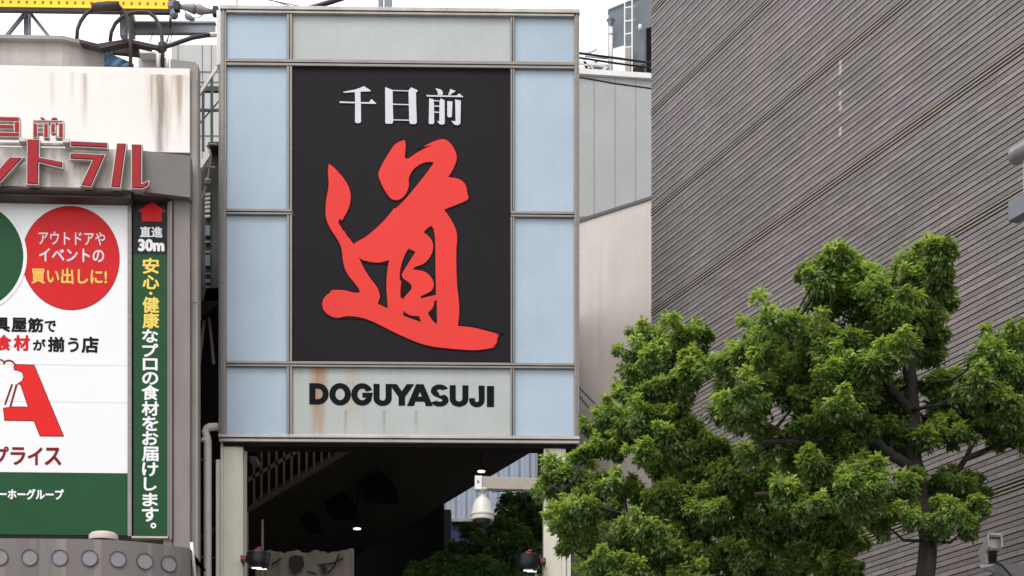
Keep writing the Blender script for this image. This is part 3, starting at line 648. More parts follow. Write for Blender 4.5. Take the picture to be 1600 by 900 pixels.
# roof drum and cap
b = MB(); dr = [(-420,.5),(100,.5),(172,.70),(150,3),(-420,3)]
pp = [B.s(u,0,d) for u, d in dr[:3]]+[B(u,0,d) for u, d in dr[3:]]
b.add([(p.x,p.y,bz(106,.5)) for p in pp]+[(p.x,p.y,bz(62,.5)) for p in pp], [(0,1,6,5),(1,2,7,6),(2,3,8,7),(3,4,9,8),(4,0,5,9),(5,6,7,8,9),(4,3,2,1,0)]); b.build('roof_drum', M['drum'], lb)
pp = [B.s(u,0,d) for u, d in [(-420,.43),(101,.43),(176,.63)]]+[B(u,0,d) for u, d in [(152,3.1),(-420,3.1)]]
b = MB(); b.add([(p.x,p.y,bz(62.5,.43)) for p in pp]+[(p.x,p.y,bz(57,.43)) for p in pp], [(0,1,6,5),(1,2,7,6),(2,3,8,7),(3,4,9,8),(4,0,5,9),(5,6,7,8,9),(4,3,2,1,0)]); b.build('roof_cap', M['stone_cap'], lb)
# oval recessed lamp on the canopy, thin tube at its right end
t = thing('oval_lamp', 'small oval beige lamp sitting on the canopy edge below the green poster', 'lamp', B.s(158, 837, -.62), B)
b = MB(); vs = []; nn = 24
c = B.s(158, 841, -.62)
for r_, z_ in ((1,-.02),(1,.03),(.8,.055),(.3,.07)): vs += [(c.x+.145*r_*math.cos(2*math.pi*k/nn), c.y+.12*r_*math.sin(2*math.pi*k/nn), c.z+z_) for k in range(nn)]
b.add(vs, [(i*nn+k, i*nn+(k+1) % nn, (i+1)*nn+(k+1) % nn, (i+1)*nn+k) for i in range(3) for k in range(nn)]+[tuple(3*nn+k for k in range(nn))]); b.build('shade', M['beige_arm'], t, smooth=True)
t = thing('white_tube', 'thin white tube leaning at the right end of the canopy', 'tube', B(300, 905, -.05), B)
b = MB(); b.tube([B.s(295.5,846,-.45), B.s(298,870,-.43), B.s(302,908,-.40)], .018, 8); b.build('tube', M['white_paint'], t, smooth=True)

# channel letter sign on the marquee -----------------------------------
LD = -.20
ls = thing('letter_sign', 'row of big red channel letters with silver rims on the marquee', 'sign', B(100, 297, LD), B)
LB = Frame(150, 16.0, 2.05)
Za = lambda p: zoom(p, 0, 0, 2.9025); Zb = lambda p: zoom(p, 110, 170, 6.0); Zc = lambda p: zoom(p, 0, 170, 6.43)
kL = (16+LD)/16.0                              # letters stand in front of the wall: same sight line, smaller
def Lp(u, v):
    return ((800+(u-800)*kL-150)*q6, EYE+(HZ-v)*q6*kL)
def letter(polys, depth=.06, rim=.009, nm='letter'):
    o = None; b = MB()
    for i, p in enumerate(polys): b.prism([Lp(*q_) for q_ in p], LD-.0005*i, LD+depth)
    o = b.build(nm, M['letter_rim'], ls)
    b = MB(); c = MB()
    for i, p in enumerate(polys):
        pl = [Lp(*q_) for q_ in p]
        c.prism(inset(pl, rim), LD-.004-.0005*i, LD-.001-.0005*i); b.prism(inset(pl, rim+.006), LD-.007-.0005*i, LD-.0035-.0005*i)
    c.build('letter_outline', M['dark_red_edge'], o); b.build('letter_face', M['letter_red'], o)
letter([[(-30,292),(-22,299),(0,289.5),(37.5,247.5),(15.5,247),(-12,279)], [(-44,232),(-28,225),(-5,238),(-16,252)]])
letter([Zc([(270,312),(398,315),(396,492),(632,537),(628,608),(392,552),(388,775),(265,770)])])
letter([Zb([(-5,303),(342,312),(342,370),(-8,360)]), Zb([(-10,415),(325,425),(190,735),(85,725),(195,485),(-12,478)])])
letter([Zb([(425,315),(520,316),(462,742),(365,735)]), Zb([(560,322),(662,324),(660,690),(732,660),(725,712),(668,748),(560,742)])])
# the smaller pair above: 日 and 前
def bars(rects, nm='letter', depth=.06):
    b = MB(); c = MB(); e = MB()
    for i, (u0, v0, u1, v1) in enumerate(rects):
        pl = [Lp(u0,v0), Lp(u1,v0), Lp(u1,v1), Lp(u0,v1)]; b.prism(pl, LD-.0004*i, LD+depth)
    o = b.build(nm, M['letter_rim'], ls)
    for i, (u0, v0, u1, v1) in enumerate(rects):
        g = 1.5
        pl = [Lp(u0+g,v0+g), Lp(u1-g,v0+g), Lp(u1-g,v1-g), Lp(u0+g,v1-g)]; c.prism(pl, LD-.006-.0004*i, LD-.002-.0004*i)
    c.build('letter_face', M['letter_red'], o)
bars([(-6,184.5,31,192.5), (-6,196.5,22.5,204.5), (-6,208.5,31,216.5), (22,191.5,31.2,209.5)])
bars([(51,188.8,98.5,192.6), (51,193.8,59,216.8), (67.5,193.8,75.5,216.8), (58,193.9,68,197.2), (58,200,68,203.4), (58,206,68,209.6), (78.5,193.8,86.5,208.8), (90.5,192.8,98.8,216.8), (86,213,91,216.7)])
b = MB()
b.prism([Lp(62,185),(Lp(67,185)), Lp(71,188.6), Lp(65,188.6)], LD-.003, LD+.1); b.prism([Lp(82,185), Lp(88,185), Lp(84,188.6), Lp(79,188.6)], LD-.003, LD+.1)
b.build('letter_dot', M['letter_red'], ls)
b = MB()
for u, v in ((35,221),(103,221.5)): b.box((Lp(u-5,0)[0], LD-.02, Lp(0,v+3)[1]), (Lp(u+5,0)[0], LD+.1, Lp(0,v-2.5)[1]))
b.box((Lp(-60,0)[0], LD+.07, Lp(0,222.5)[1]), (Lp(108,0)[0], LD+.10, Lp(0,219.5)[1]))
b.build('mounting_rail', M['letter_rim'], ls)

# poster board ---------------------------------------------------------
PD = .10
pb = thing('poster_board', 'large white and green shop poster with red circle and red letter A', 'sign', B(100, 838, PD), B)
b = MB(); b.box((GL,PD,bz(739,PD)), (bx(200,PD),PD+.05,bz(313,PD))); b.build('white_sheet', M['poster_white'], pb)
b = MB(); b.box((GL,PD-.001,bz(836,PD)), (bx(200,PD),PD+.05,bz(739.5,PD))); b.build('green_sheet', M['poster_green'], pb)
b = MB(); b.box((bx(200.5,PD),PD-.03,bz(838,PD)), (bx(206.5,PD),PD+.06,bz(312,PD))); b.build('edge_frame', M['steel'], pb)
kP = (16+PD)/16
class PF:                                      # pixel reader for the poster plane
    def __call__(s, u, v, d=0): return Vector(((800+(u-800)*kP-150)*q6, d, EYE+(HZ-v)*q6*kP))
PP = PF()
def pxp(poly): return [(PP(u,v).x, PP(u,v).z) for u, v in poly]
g0 = 75; ry = 80.5; cx, cy = 111.5, 404
right = arc(cx, cy, g0, -142, 142, 50, ry)
gcx, gcy, gr = -47, 403, 92
cut = [(gcx+gr*math.cos(a), gcy+gr*math.sin(a)) for a in [R(36-72*i/14) for i in range(15)]]
cut = [p for p in cut if p[0] > 30]
b = MB(); b.prism(pxp(arc(cx, cy, g0+.8, 0, 355, 70, ry+.8)), PD-.0022, PD-.001); b.build('circle_outline', M['maroon'], pb)
b = MB(); b.prism(pxp(arc(cx, cy, g0, 0, 355, 70, ry)), PD-.0034, PD-.0023); b.build('red_circle', M['poster_red'], pb)
b = MB(); b.prism(pxp(arc(gcx, gcy, 91, 0, 355, 70)), PD-.0046, PD-.0035); b.build('white_ring', M['poster_white'], pb)
b = MB(); b.prism(pxp(arc(gcx, gcy, 85.5, 0, 355, 70)), PD-.0058, PD-.0047); b.build('green_circle', M['poster_green'], pb)
def ptext(nm, m, items, d, edge=None):
    b = MB(); e = MB()
    for body, box, bold in items:
        text(b, body, PP, box, d, bold)
        if edge: text(e, body, PP, box, d+.0012, bold, edge[1])
    if edge: e.build(nm+'_edge', M[edge[0]], pb)
    b.build(nm, M[m], pb)
ptext('pink_lettering', 'print_pink', [('アウトドアや', (62,363,165,384), .35), ('イベントの', (62.5,389,163.5,410), .55)], PD-.0052, ('maroon', .5))
ptext('yellow_lettering', 'print_orange', [('買い出しに!', (50.5,420,168,445), .8)], PD-.0052, ('maroon', .8))
ptext('black_lettering', 'ink', [('具', (-9,498,18,521), .9), ('屋', (19.5,498,44,521), .9), ('筋', (45,498,69,521), .9), ('で', (71,502,89,520), .7), ('が', (53,531,73,549), .7), ('揃', (76,527,102,551), .9), ('う', (107,528,124,551), .8), ('店', (128,526,155,552), 1.0)], PD-.0025)
ptext('red_lettering', 'poster_red', [('食', (-3,525,20,550), 1.0), ('材', (23,525,48.5,550), 1.1)], PD-.0025)
ptext('maroon_lettering', 'maroon', [('プ', (-9,699,16,727), .9), ('ラ', (18.5,700,41.5,728), .9), ('イ', (45,700,68,728), .9), ('ス', (71,700,97,728), 1.0)], PD-.0025)
ptext('white_lettering', 'print_white', [('ーホーグループ', (0,765,101,782), .7)], PD-.003)
b = MB(); b.tube([PP(-3,376,PD-.008), PP(0,377,PD-.008), PP(1.5,381,PD-.008), PP(.5,386,PD-.008), PP(-3,388,PD-.008)], .009, 6); b.build('curl_mark', M['print_pink'], pb)
Ap = [(26.7,571.5),(54.4,572),(99.6,681.7),(64.5,681.7),(55,658),(10,658),(8.2,640),(22,637.8),(46.7,637.8),(34.5,602),(31,601),(37,597),(39.5,590),(37,583),(31,580),(25,579),(24,575)]
b = MB(); b.prism(inset(pxp(Ap), -.008), PD-.0022, PD-.001); b.build('letter_a_outline', M['maroon'], pb)
b = MB(); b.prism(pxp(Ap), PD-.0036, PD-.0023); b.build('letter_a', M['logo_red'], pb)
b = MB()
def stroke(pts, wd, d):
    for (a, c) in zip(pts[:-1], pts[1:]):
        a_, c_ = Vector(a), Vector(c); n_ = (c_-a_).normalized(); n_ = Vector((-n_.y, n_.x))*wd/2
        b.prism(pxp([tuple(a_-n_), tuple(a_+n_), tuple(c_+n_), tuple(c_-n_)]), PD-.0026-d, PD-.001)
        d += .00015
stroke([(21,602),(10,634)], 3, 0); stroke([(28,602),(18,638)], 3, .0006)
stroke(arc(2,572,8,-130,-20,8)+arc(16,575,10,-150,-10,8), 2.2, .0012)
b.build('emblem_lines', M['maroon'], pb)

for v, d_ in ((571,-.0002), (629,-.0002)):
    b = MB(); b.box(PP(4 if v < 500 else -60, v-.35, PD+d_-.0006), PP(200, v+.35, PD+.002)); b.build('sheet_seam', M['sheet_seam'], pb)
# vertical banner ------------------------------------------------------
vb = thing('vertical_banner', 'tall narrow green banner with black head, red arrow and vertical white lettering', 'sign', B(234, 840, PD), B)
b = MB(); b.box((bx(209,PD),PD-.012,bz(838,PD)), (bx(262.5,PD),PD+.05,bz(397,PD))); b.build('green_strip', M['banner_green'], vb)
b = MB(); b.box((bx(209,PD),PD-.012,bz(396.8,PD)), (bx(262.5,PD),PD+.05,bz(309,PD))); b.build('black_head', M['banner_black'], vb)
b = MB(); b.box((bx(206.7,PD),PD-.03,bz(841,PD)), (bx(263,PD),PD+.06,bz(838.2,PD))); b.box((bx(262.7,PD),PD-.03,bz(838,PD)), (bx(263.8,PD),PD+.04,bz(309,PD))); b.build('edge_frame', M['beige_arm'], vb)
VD = PD-.0135
b = MB(); b.prism(pxp([(238,314.5),(260,330.5),(253,330.5),(253,345.5),(222,345.5),(222,330.5),(215,330.5)]), VD-.0015, VD); b.build('arrow', M['poster_red'], vb)
b = MB(); text(b, '直進', PP, (219,353.5,254,370.5), VD, .5); text(b, '30m', PP, (216,373,257,392.5), VD, 1.3); b.build('head_lettering', M['print_white'], vb)
b = MB(); c = MB()
for ch, v, h in (('安',415,12.5),('心',440.5,11),('・',458,2.5),('健',476,12.5),('康',500.5,12.5)):
    wd = 13 if ch != '・' else 2.6
    text(b, ch, PP, (236-wd,v-h,236+wd,v+h), VD, .75)
for ch, v, h, wd in (('な',524.5,10.5,12.5),('プ',547,10.5,12.5),('ロ',569,9.5,11.5),('の',591,10,12.5),('食',613,12,13.5),('材',638,11.5,13.5),('を',661.5,11.5,12.5),('お',684.5,11,12.5),('届',709,11.5,13),('け',733,11,12.5),('し',756,10.5,10),('ま',780.5,10.5,12),('す',803.5,11.5,13),('。',821,4.5,4.5)):
    text(c, ch, PP, (235+(5 if ch == '。' else 0)-wd,v-h,235+(5 if ch == '。' else 0)+wd,v+h), VD, .75)
b.build('yellow_lettering', M['print_yellow'], vb); c.build('white_lettering', M['print_white'], vb)

# ------------------------------------------------------------------ roof things on the left
YR = 18.0
lsb = thing('amber_display_board', 'amber rooftop display board in a dark frame cut by the top of the photo', 'display', P(100, 20, YR))
b = MB(); b.slab([P(-420,-60,YR), P(268,-56,YR), P(268,19.5,YR), P(-420,10.5,YR)], (0,.06,0)); b.build('case', M['navy_frame'], lsb)
b = MB(); b.slab([P(-420,-58,YR-.02), P(263,-54,YR-.02), P(263,10.5,YR-.02), P(-420,1.5,YR-.02)], (0,.019,0)); b.build('display_face', M['amber_lit'], lsb)
b = MB(); b.slab([P(-420,1.9,YR-.022), P(263,10.9,YR-.022), P(263,12.6,YR-.022), P(-420,3.6,YR-.022)], (0,.021,0)); b.build('display_rim', M['amber_rim'], lsb)
b = MB()
for i in range(24):
    u = 256-12.6*i; v = 6-(256-u)*.0125
    c = P(u, v, YR-.023); b.box(c+Vector((-.014,0,.008)), c+Vector((.014,.002,.016))); b.box(c+Vector((-.010,0,-.002)), c+Vector((.012,.002,.007))); b.box(c+Vector((-.014,0,-.016)), c+Vector((.012,.002,-.006)))
b.build('display_marks', M['rust_mark'], lsb)
sf = thing('steel_support_frame', 'blue grey steel posts, braces and beam carrying the amber display board', 'frame', P(43, 60, 18.1))
for u0, u1, v0, v1 in ((37,49,16,62), (187,200,21,64)):
    b = MB(); b.box(P(u0,v0,18.2), P(u1,v1,18.32)); b.box(P(u1-3.5,v0+10,18.17), P(u1-1,v0+27,18.195)); b.build('post', M['steel_blue'], sf)
b = MB(); b.box(P(201,22,18.3), P(212,62,18.4)); b.build('post', M['steel_blue'], sf)
for u0, v0, u1, v1 in ((40,20,9,58), (47,20,77,58)):
    b = MB(); b.bar(P(u0,v0,18.15), P(u1,v1,18.15), .035, .035); b.build('brace', M['steel_blue'], sf)
b = MB(); Yb = 18.3
b.box(P(207.5,33,Yb), P(336.5,36,Yb)+Vector((0,.06,0))); b.box(P(207.5,48,Yb), P(336.5,51,Yb)+Vector((0,.06,0))); b.box(P(207.5,36,Yb+.02), P(336.5,48,Yb+.02)+Vector((0,.02,0))); b.build('beam', M['steel_blue'], sf)
b = MB()
for u, v in ((268,10),(272,22)): b.lathe(P(u,v,18.0), [(.03,-.05),(.05,-.02),(.05,.03),(.02,.06)], 10)
b.bar(P(271,-12,18.02), P(271,24,18.02), .05, .05); b.bar(P(275,-8,18.0), P(266,31,18.0), .03, .03); b.build('shackle', M['steel_blue'], sf)
b = MB(); b.tube([P(266,31,18.0), P(266,44,18.1)], .012, 6)
for a in (((240,50),(234,66)), ((266,50),(258,70)), ((266,46),(260,72)), ((270,48),(266,66))): b.tube([P(*a[0],18.2), P(*a[1],18.2)], .005, 5)
b.build('stay_wire', M['cable'], sf)
ch = thing('ladder_cage', 'brown ladder hatch with rounded hoops and dark platform on the roof', 'ladder', P(200, 104, 16.5))
def hoop(pts, Y): 
    p = smooth_poly(pts, 0); b = MB(); b.tube([P(u, v, Y) for u, v in p], .021, 8); b.build('hoop', M['rust_brown'], ch, smooth=True)
hoop([(120,61),(121,46),(126,33),(134,22),(145,14),(158,10),(176,8.5),(186,10),(194,18),(200,30),(203,44),(204,62),(204,104)], 16.5)
hoop([(172,64),(174,50),(180,37),(190,27),(203,21),(218,18.5),(232,19.5),(242,27),(249,40),(252.5,54),(254,72),(254,105)], 16.7)
b = MB(); b.tube([P(145,12.5,16.48), P(170,9.5,16.46), P(187,10,16.48)], .05, 8); b.build('hoop_sleeve', M['rust_brown'], ch, smooth=True)
b = MB(); b.slab([P(120,60,16.5), P(152,68,16.4), P(200,60.5,16.6), P(254,72,16.7), P(252,77,16.7), P(200,66,16.6), P(158,75,16.4), P(120,66,16.5)], (0,.10,0)); b.build('platform', M['rust_brown'], ch)
b = MB(); b.slab([P(170,73,16.72), P(216,73,16.72), P(217,86,16.72), P(172,81,16.72)], (0,.06,0)); b.build('toe_board', M['rust_brown'], ch)
b = MB(); b.tube([P(253,75,16.7), P(275,67.5,16.8), P(300,59,16.9), P(327,54.5,17.0)], .024, 8); b.build('arm', M['navy_frame'], ch, smooth=True)
b = MB(); b.tube([P(325,54.8,17.0), P(337,54.3,17.05)], .028, 8); b.build('arm_end', M['pink_grey'], ch)
b = MB(); b.lathe(P(254,73,16.7), [(.03,-.06),(.05,-.02),(.05,.03),(.02,.06)], 10); b.build('joint', M['rust_brown'], ch)
tp = thing('roof_tarp', 'crumpled blue tarpaulin tucked beside the roof drum', 'tarp', P(185, 103, 16.55))
b = MB(); vs = []; fs = []
for i in range(11):
    for j in range(6):
        u = 163+46*i/10; v0 = 82+18*(i/10)**1.3; v = v0+(104-v0)*j/5
        p = P(u, v, 16.55-.06*j/5+.03*math.sin(i*1.7+j)); vs.append(tuple(p))
for i in range(10):
    for j in range(5): a = i*6+j; fs.append((a,a+1,a+7,a+6))
b.add(vs, fs); o = b.build('sheet', M['tarp_blue'], tp, smooth=True); o.modifiers.new('thickness', 'SOLIDIFY').thickness = .03
t = thing('roof_tank', 'beige roof tank behind the ladder hatch', 'tank', P(232, 104, 17.1)); b = MB(); b.lathe(P(233,103.5,17.1)+Vector((0,.2,0)), [(.16,0),(.165,.05),(.165,.17),(.12,.2)], 20); b.build('tank', M['drum'], t, smooth='auto')
b = MB(); b.slab([P(216,79,17.0), P(247,80,17.0), P(247,82.5,17.0), P(216,83,17.0)], (0,.3,0)); b.build('lid', M['white_paint'], t)
for us, lab in (((247,82),'bent white roof pipe left of the cage leg'), ((262,84),'short white roof pipe right of the cage leg')):
    t = thing('roof_pipe', lab, 'pipe', P(us[0],105,16.65)); b = MB()
    b.tube([P(us[0],106,16.65), P(us[0],88,16.65), P(us[0]-1,84,16.65), P(us[0]-4,82,16.65), P(us[0]-9,81.5,16.65)] if us[0] < 250 else [P(us[0],106,16.65), P(us[0],90,16.65), P(us[0]-3,84,16.7)], .02, 8); b.build('pipe', M['white_paint'], t, smooth=True)
t = thing('roof_parapet', 'low grey stained parapet block between the roof pipes and the gate', 'wall', P(284,104,17.2)); b = MB(); b.slab([P(266,92,17.2), P(305,97,17.2), P(309,140,17.2), P(266,140,17.2)], (0,.05,0)); b.build('parapet', M['grey_conc'], t)
for pts, lab in (([(281,11),(291,11.5),(302,13.5),(306,16)], 'floodlight nearest the amber board, pointing right'), ([(333,18),(322,17),(312,15),(308,14)], 'floodlight nearest the big sign, pointing left'), ([(304,31),(299,29),(293,26),(290,23)], 'small dark floodlight hanging lowest below the other two')):
    t = thing('floodlight', lab, 'lamp', P(*pts[0], 17.4), group='floodlights between the board and the sign')
    b = MB(); pv = [P(u, v, 17.4) for u, v in pts]; big = pts[0][0] != 304
    b.tube(pv, [.02,.035,.055,.05] if big else [.012,.028,.034,.02], 12); b.build('shell', M['spot_grey'] if big else M['steel_blue'], t, smooth=True)
    if big:
        b = MB(); b.bar(pv[0], pv[0]+(pv[0]-pv[1]).normalized()*.06, .08, .09); b.build('mount', M['pot_black'], t)
t = thing('cable', 'thin looping wire between the floodlights', 'cable', P(295,30,17.4)); b = MB()
b.tube([P(287,12,17.42), P(290,20,17.42), P(298,28,17.42), P(310,28,17.42), P(318,22,17.42), P(330,16,17.42)], .005, 5); b.tube([P(275,12,17.42), P(283,7,17.42), P(287,12,17.42)], .008, 5); b.build('wire', M['cable'], t)
t = thing('roof_post', 'blue grey steel post rising behind the top of the big sign', 'post', P(602, 25, 18.6)); b = MB(); b.box(P(591,-70,18.6), P(599,40,18.7)); b.box(P(600.5,-70,18.62), P(613,40,18.75)); b.build('post', M['steel_blue'], t)
t = thing('roof_pole', 'thin pale pole behind the top left corner of the sign', 'pole', P(370, 20, 18.6)); b = MB(); b.tube([P(370,30,18.6), P(370,-60,18.6)], .016, 8); b.build('pole', M['pink_grey'], t)
t = thing('cable', 'dark slanting cable above the top edge of the big sign', 'cable', P(485, 12, 18.8)); b = MB(); b.tube([P(470,17,18.8), P(520,2,18.8), P(720,-62,18.8)], .03, 8); b.build('wire', M['navy_frame'], t)
t = thing('cable', 'thin pale wire above the top left of the big sign', 'cable', P(430, 12, 18.8)); b = MB(); b.tube([P(340,-12,18.8), P(420,0,18.8), P(490,14,18.8)], .006, 5); b.tube([P(390,-10,18.8), P(455,10,18.8)], .006, 5); b.build('wire', M['steel_blue'], t)

# ------------------------------------------------------------------ the gap: pale block building and fire escape
pk = thing('block_building', 'pale grey block walled building far behind the fire escape', 'building', P(300, 800, 27)-Vector((0,0,P(0,800,27).z-GZ)))
b = MB(); b.box((P(268,0,27).x,27,GZ), (P(372,0,27).x,33,P(0,70,27).z)); b.build('wall', M['pale_block'], pk)
b = MB()
for v in (112, 128, 170, 212): b.box(P(268,v-.5,26.985), P(372,v+.5,26.999))
for u in (278, 316, 330): b.box(P(u-.4,70,26.986), P(u+.4,260,26.998))
b.build('wall_joint', M['seam'], pk)
fe = thing('fire_escape', 'grey green steel fire escape squeezed into the gap beside the gate', 'stairs', P(322, 800, 18.6)-Vector((0,0,P(0,800,18.6).z-GZ)))
YF = 18.7
b = MB(); b.bar(P(307,154,YF), P(340,104,YF), .035, .035); b.build('handrail', M['pink_grey'], fe)
for u, v0, v1 in ((309.5,150,262), (317.5,136,236), (331,116,226)):
    b = MB(); b.bar(P(u,v0,YF), P(u,v1,YF), .03, .03); b.build('rail_post', M['green_grey'], fe)
b = MB(); b.bar(P(306,173,YF+.02), P(342,173,YF+.02), .02, .02); b.build('mid_rail', M['green_grey'], fe)
b = MB(); b.bar(P(306,140,YF+.3), P(342,140,YF+.3), .05, .06); b.build('floor_beam', M['green_grey'], fe)
b = MB(); b.bar(P(306,200,YF+.04), P(342,158,YF+.04), .012, .012); b.build('stay_wire', M['cable'], fe)
b = MB(); b.slab([P(306,262,YF-.02), P(328,232,YF-.02), P(328,243,YF-.02), P(306,275,YF-.02)], (0,.08,0)); b.build('stringer', M['pink_grey'], fe)
b = MB(); b.slab([P(325,222,YF), P(342,221,YF), P(342,227,YF), P(325,228,YF)], (0,.6,0)); b.build('landing', M['green_grey'], fe)
b = MB(); b.slab([P(306,277,YF+.2), P(330,240,YF+.2), P(346,226,YF+.2), P(346,470,YF+.2), P(306,470,YF+.2)], (0,.1,0)); b.build('side_screen', M['green_grey'], fe)
for i, v in enumerate((302,308.5,315,321.5,328,336)):
    b = MB(); b.slab([P(320,v,YF+.15), P(328,v-1,YF+.15), P(328,v+2.5,YF+.15), P(320,v+3.5,YF+.15)], (0,.03,0)); b.build('louvre', M['pink_grey'], fe)
for v0, v1 in ((352,368), (376,379), (392,395), (398,415), (426,428), (436,441), (447,449)):
    b = MB(); b.slab([P(320.5,v0,YF+.16), P(328,v0,YF+.16), P(328,v1,YF+.16), P(320.5,v1,YF+.16)], (0,.03,0)); b.build('stair_tread', M['steel_blue'], fe)
b = MB(); b.tube([P(326,232,YF-.05), P(323,228,YF-.05), P(329,225.5,YF-.05), P(338,226,YF-.05)], .012, 6); b.tube([P(330,256,YF), P(324,250,YF), P(324,262,YF), P(336,262,YF)], .014, 6); b.lathe(P(324,283,YF), [(.03,-.04),(.045,0),(.03,.03)], 10); b.tube([P(330,240,YF), P(324,285,YF), P(316,310,YF)], .01, 6); b.build('conduit', M['pilaster'], fe)
b = MB(); b.tube([P(312,262,18.3), P(313,330,18.3), P(311,420,18.3), P(312,500,18.3)], .018, 8); b.tube([P(307,300,18.2), P(310,400,18.2), P(307,480,18.2)], .01, 6); b.build('riser_pipe', M['pilaster'], fe)
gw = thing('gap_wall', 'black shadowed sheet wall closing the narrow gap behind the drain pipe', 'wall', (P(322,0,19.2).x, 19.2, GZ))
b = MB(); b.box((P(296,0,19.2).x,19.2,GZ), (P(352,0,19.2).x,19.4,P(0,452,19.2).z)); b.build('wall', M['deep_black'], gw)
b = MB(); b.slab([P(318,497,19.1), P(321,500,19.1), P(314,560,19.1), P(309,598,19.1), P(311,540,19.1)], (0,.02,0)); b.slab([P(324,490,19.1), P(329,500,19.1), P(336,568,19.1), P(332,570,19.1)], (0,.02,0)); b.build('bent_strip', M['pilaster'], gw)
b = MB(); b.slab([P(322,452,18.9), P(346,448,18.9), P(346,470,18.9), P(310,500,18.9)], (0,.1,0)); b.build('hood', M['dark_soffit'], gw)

# ================================================================== RIGHT: background buildings
# beige wall with a dark raking coping
YB = 22.0
bw = thing('beige_building', 'beige rendered wall with dark raking coping between the sign and the brick building', 'building', (P(960,0,YB).x, YB, GZ))
b = MB()
def by(u): return YB+(963-u)*.012
def bp(u, v): return P(u, v, by(u))
zc = lambda u, v: bp(u, v)
vs = [bp(840,369), bp(1085,291)]
A0, A1 = bp(840,0), bp(1085,0)
b.add([(A0.x,A0.y,GZ),(A1.x,A1.y,GZ),vs[1],vs[0],(A0.x+.6,A0.y+5,GZ),(A1.x+.6,A1.y+5,GZ),(vs[1].x+.6,A1.y+5,vs[1].z),(vs[0].x+.6,A0.y+5,vs[0].z)], [(0,1,2,3),(1,5,6,2),(5,4,7,6),(4,0,3,7),(3,2,6,7)]); b.build('wall', M['beige_wall'], bw)
b = MB(); b.slab([bp(840,369)+Vector((0,-.03,0)), bp(1085,291)+Vector((0,-.03,0)), bp(1085,286)+Vector((0,-.03,0)), bp(840,364)+Vector((0,-.03,0))], (0,.3,0)); b.build('coping', M['coping'], bw)
b = MB()
for u in (914, 967): b.box(Vector((bp(u,0).x-.011, by(u)-.012, GZ)), Vector((bp(u,0).x+.011, by(u)+.01, bp(u, 346 if u < 950 else 330).z)))
b.build('wall_joint', M['seam'], bw)
t = thing('cable', 'thin curved wire hanging on the beige wall', 'cable', bp(930,400)); b = MB(); b.tube([bp(u,v)+Vector((0,-.03,0)) for u, v in ((904,407),(918,407),(930,402),(940,394),(947,383))], .010, 6); b.build('wire', M['seam'], t)
# grey panelled wall behind it
YG = 27.0
gb = thing('grey_panel_building', 'pale grey panelled building with white roof edge behind the beige wall', 'building', (P(960,0,YG).x, YG, GZ))
def gp(u, v, d=0): Yg = YG+(u-960)*.0022; return P(u, v, Yg+d)
b = MB(); a, c = gp(840,109), gp(1090,123)
b.add([(a.x,a.y,GZ),(c.x,c.y,GZ),c,a,(a.x,a.y+6,GZ),(c.x,c.y+6,GZ),(c.x,c.y+6,c.z),(a.x,a.y+6,a.z)], [(0,1,2,3),(1,5,6,2),(5,4,7,6),(4,0,3,7),(3,2,6,7)]); b.build('wall', M['grey_wall'], gb)
b = MB(); b.slab([gp(840,102,-.06), gp(1090,119,-.06), gp(1090,127,-.06), gp(840,110,-.06)], (0,.4,0)); b.build('roof_edge', M['white_paint'], gb)
b = MB()
for u in (928, 961, 993): b.bar(gp(u, 121,-.003), gp(u, 420,-.003), .02, .01)
b.bar(gp(840,338,-.004), gp(1090,340,-.004), .012, .014); b.build('wall_joint', M['seam_light'], gb)
t = thing('cable', 'black cable crossing the pale grey panels below the roof edge', 'cable', gp(960,130,-1)); b = MB(); b.tube([P(890,118,22), P(960,130.5,22.5), P(1019,138.5,22.5), P(1060,142,22.5)], .012, 6); b.build('wire', M['cable'], t)
t = thing('cable', 'upper of two black cables crossing in front of the roof pipe', 'cable', P(960,90,22)); b = MB(); b.tube([P(890,81,22), P(960,90.5,22.3), P(1019,98.5,22.6), P(1060,103,22.8)], .016, 6); b.build('wire', M['cable'], t)
t = thing('cable', 'lower of two black cables crossing in front of the roof pipe', 'cable', P(960,98,22)); b = MB(); b.tube([P(890,88,22), P(960,98.5,22.3), P(1019,106.5,22.6), P(1060,111,22.8)], .014, 6); b.build('wire', M['cable'], t)
# penthouse
YP = 30.0
ph = thing('roof_penthouse', 'blue grey rendered roof penthouse with a dark door above the grey panels', 'building', P(990,118,YP))
b = MB(); a, c = P(950.5,13,YP), P(1090,-45,YP-1.4)
z0 = P(0,125,YP).z
b.add([(a.x,a.y,z0),(c.x,c.y,z0),c,a,(a.x+.4,a.y+3,z0),(c.x+.4,c.y+4.4,z0),(c.x+.4,c.y+4.4,c.z),(a.x+.4,a.y+3,a.z)], [(0,1,2,3),(1,5,6,2),(5,4,7,6),(4,0,3,7),(3,2,6,7)]); b.build('wall', M['pent'], ph)
b = MB(); b.slab([P(950,12.5,YP-.04), P(1090,-46,YP-1.44), P(1090,-43,YP-1.44), P(950,14.5,YP-.04)], (0,.2,0)); b.build('roof_edge', M['white_paint'], ph)
def pp_(u, v, d=0): return P(u, v, YP-(u-950)*.01-.02+d)
b = MB(); b.slab([pp_(1010,44), pp_(1022,41), pp_(1022,122), pp_(1010,122)], (0,.03,0)); b.build('door', M['deep_black'], ph)
b = MB(); b.slab([pp_(1007,45,-.01), pp_(1009.8,44,-.01), pp_(1009.8,122,-.01), pp_(1007,122,-.01)], (0,.03,0)); b.build('door_frame', M['coping'], ph)
b = MB(); b.lathe(pp_(1000,43,-.1), [(.02,.06),(.035,.04),(.04,0),(.03,-.035),(.01,-.045)], 14); b.build('wall_light', M['white_paint'], ph, smooth=True)
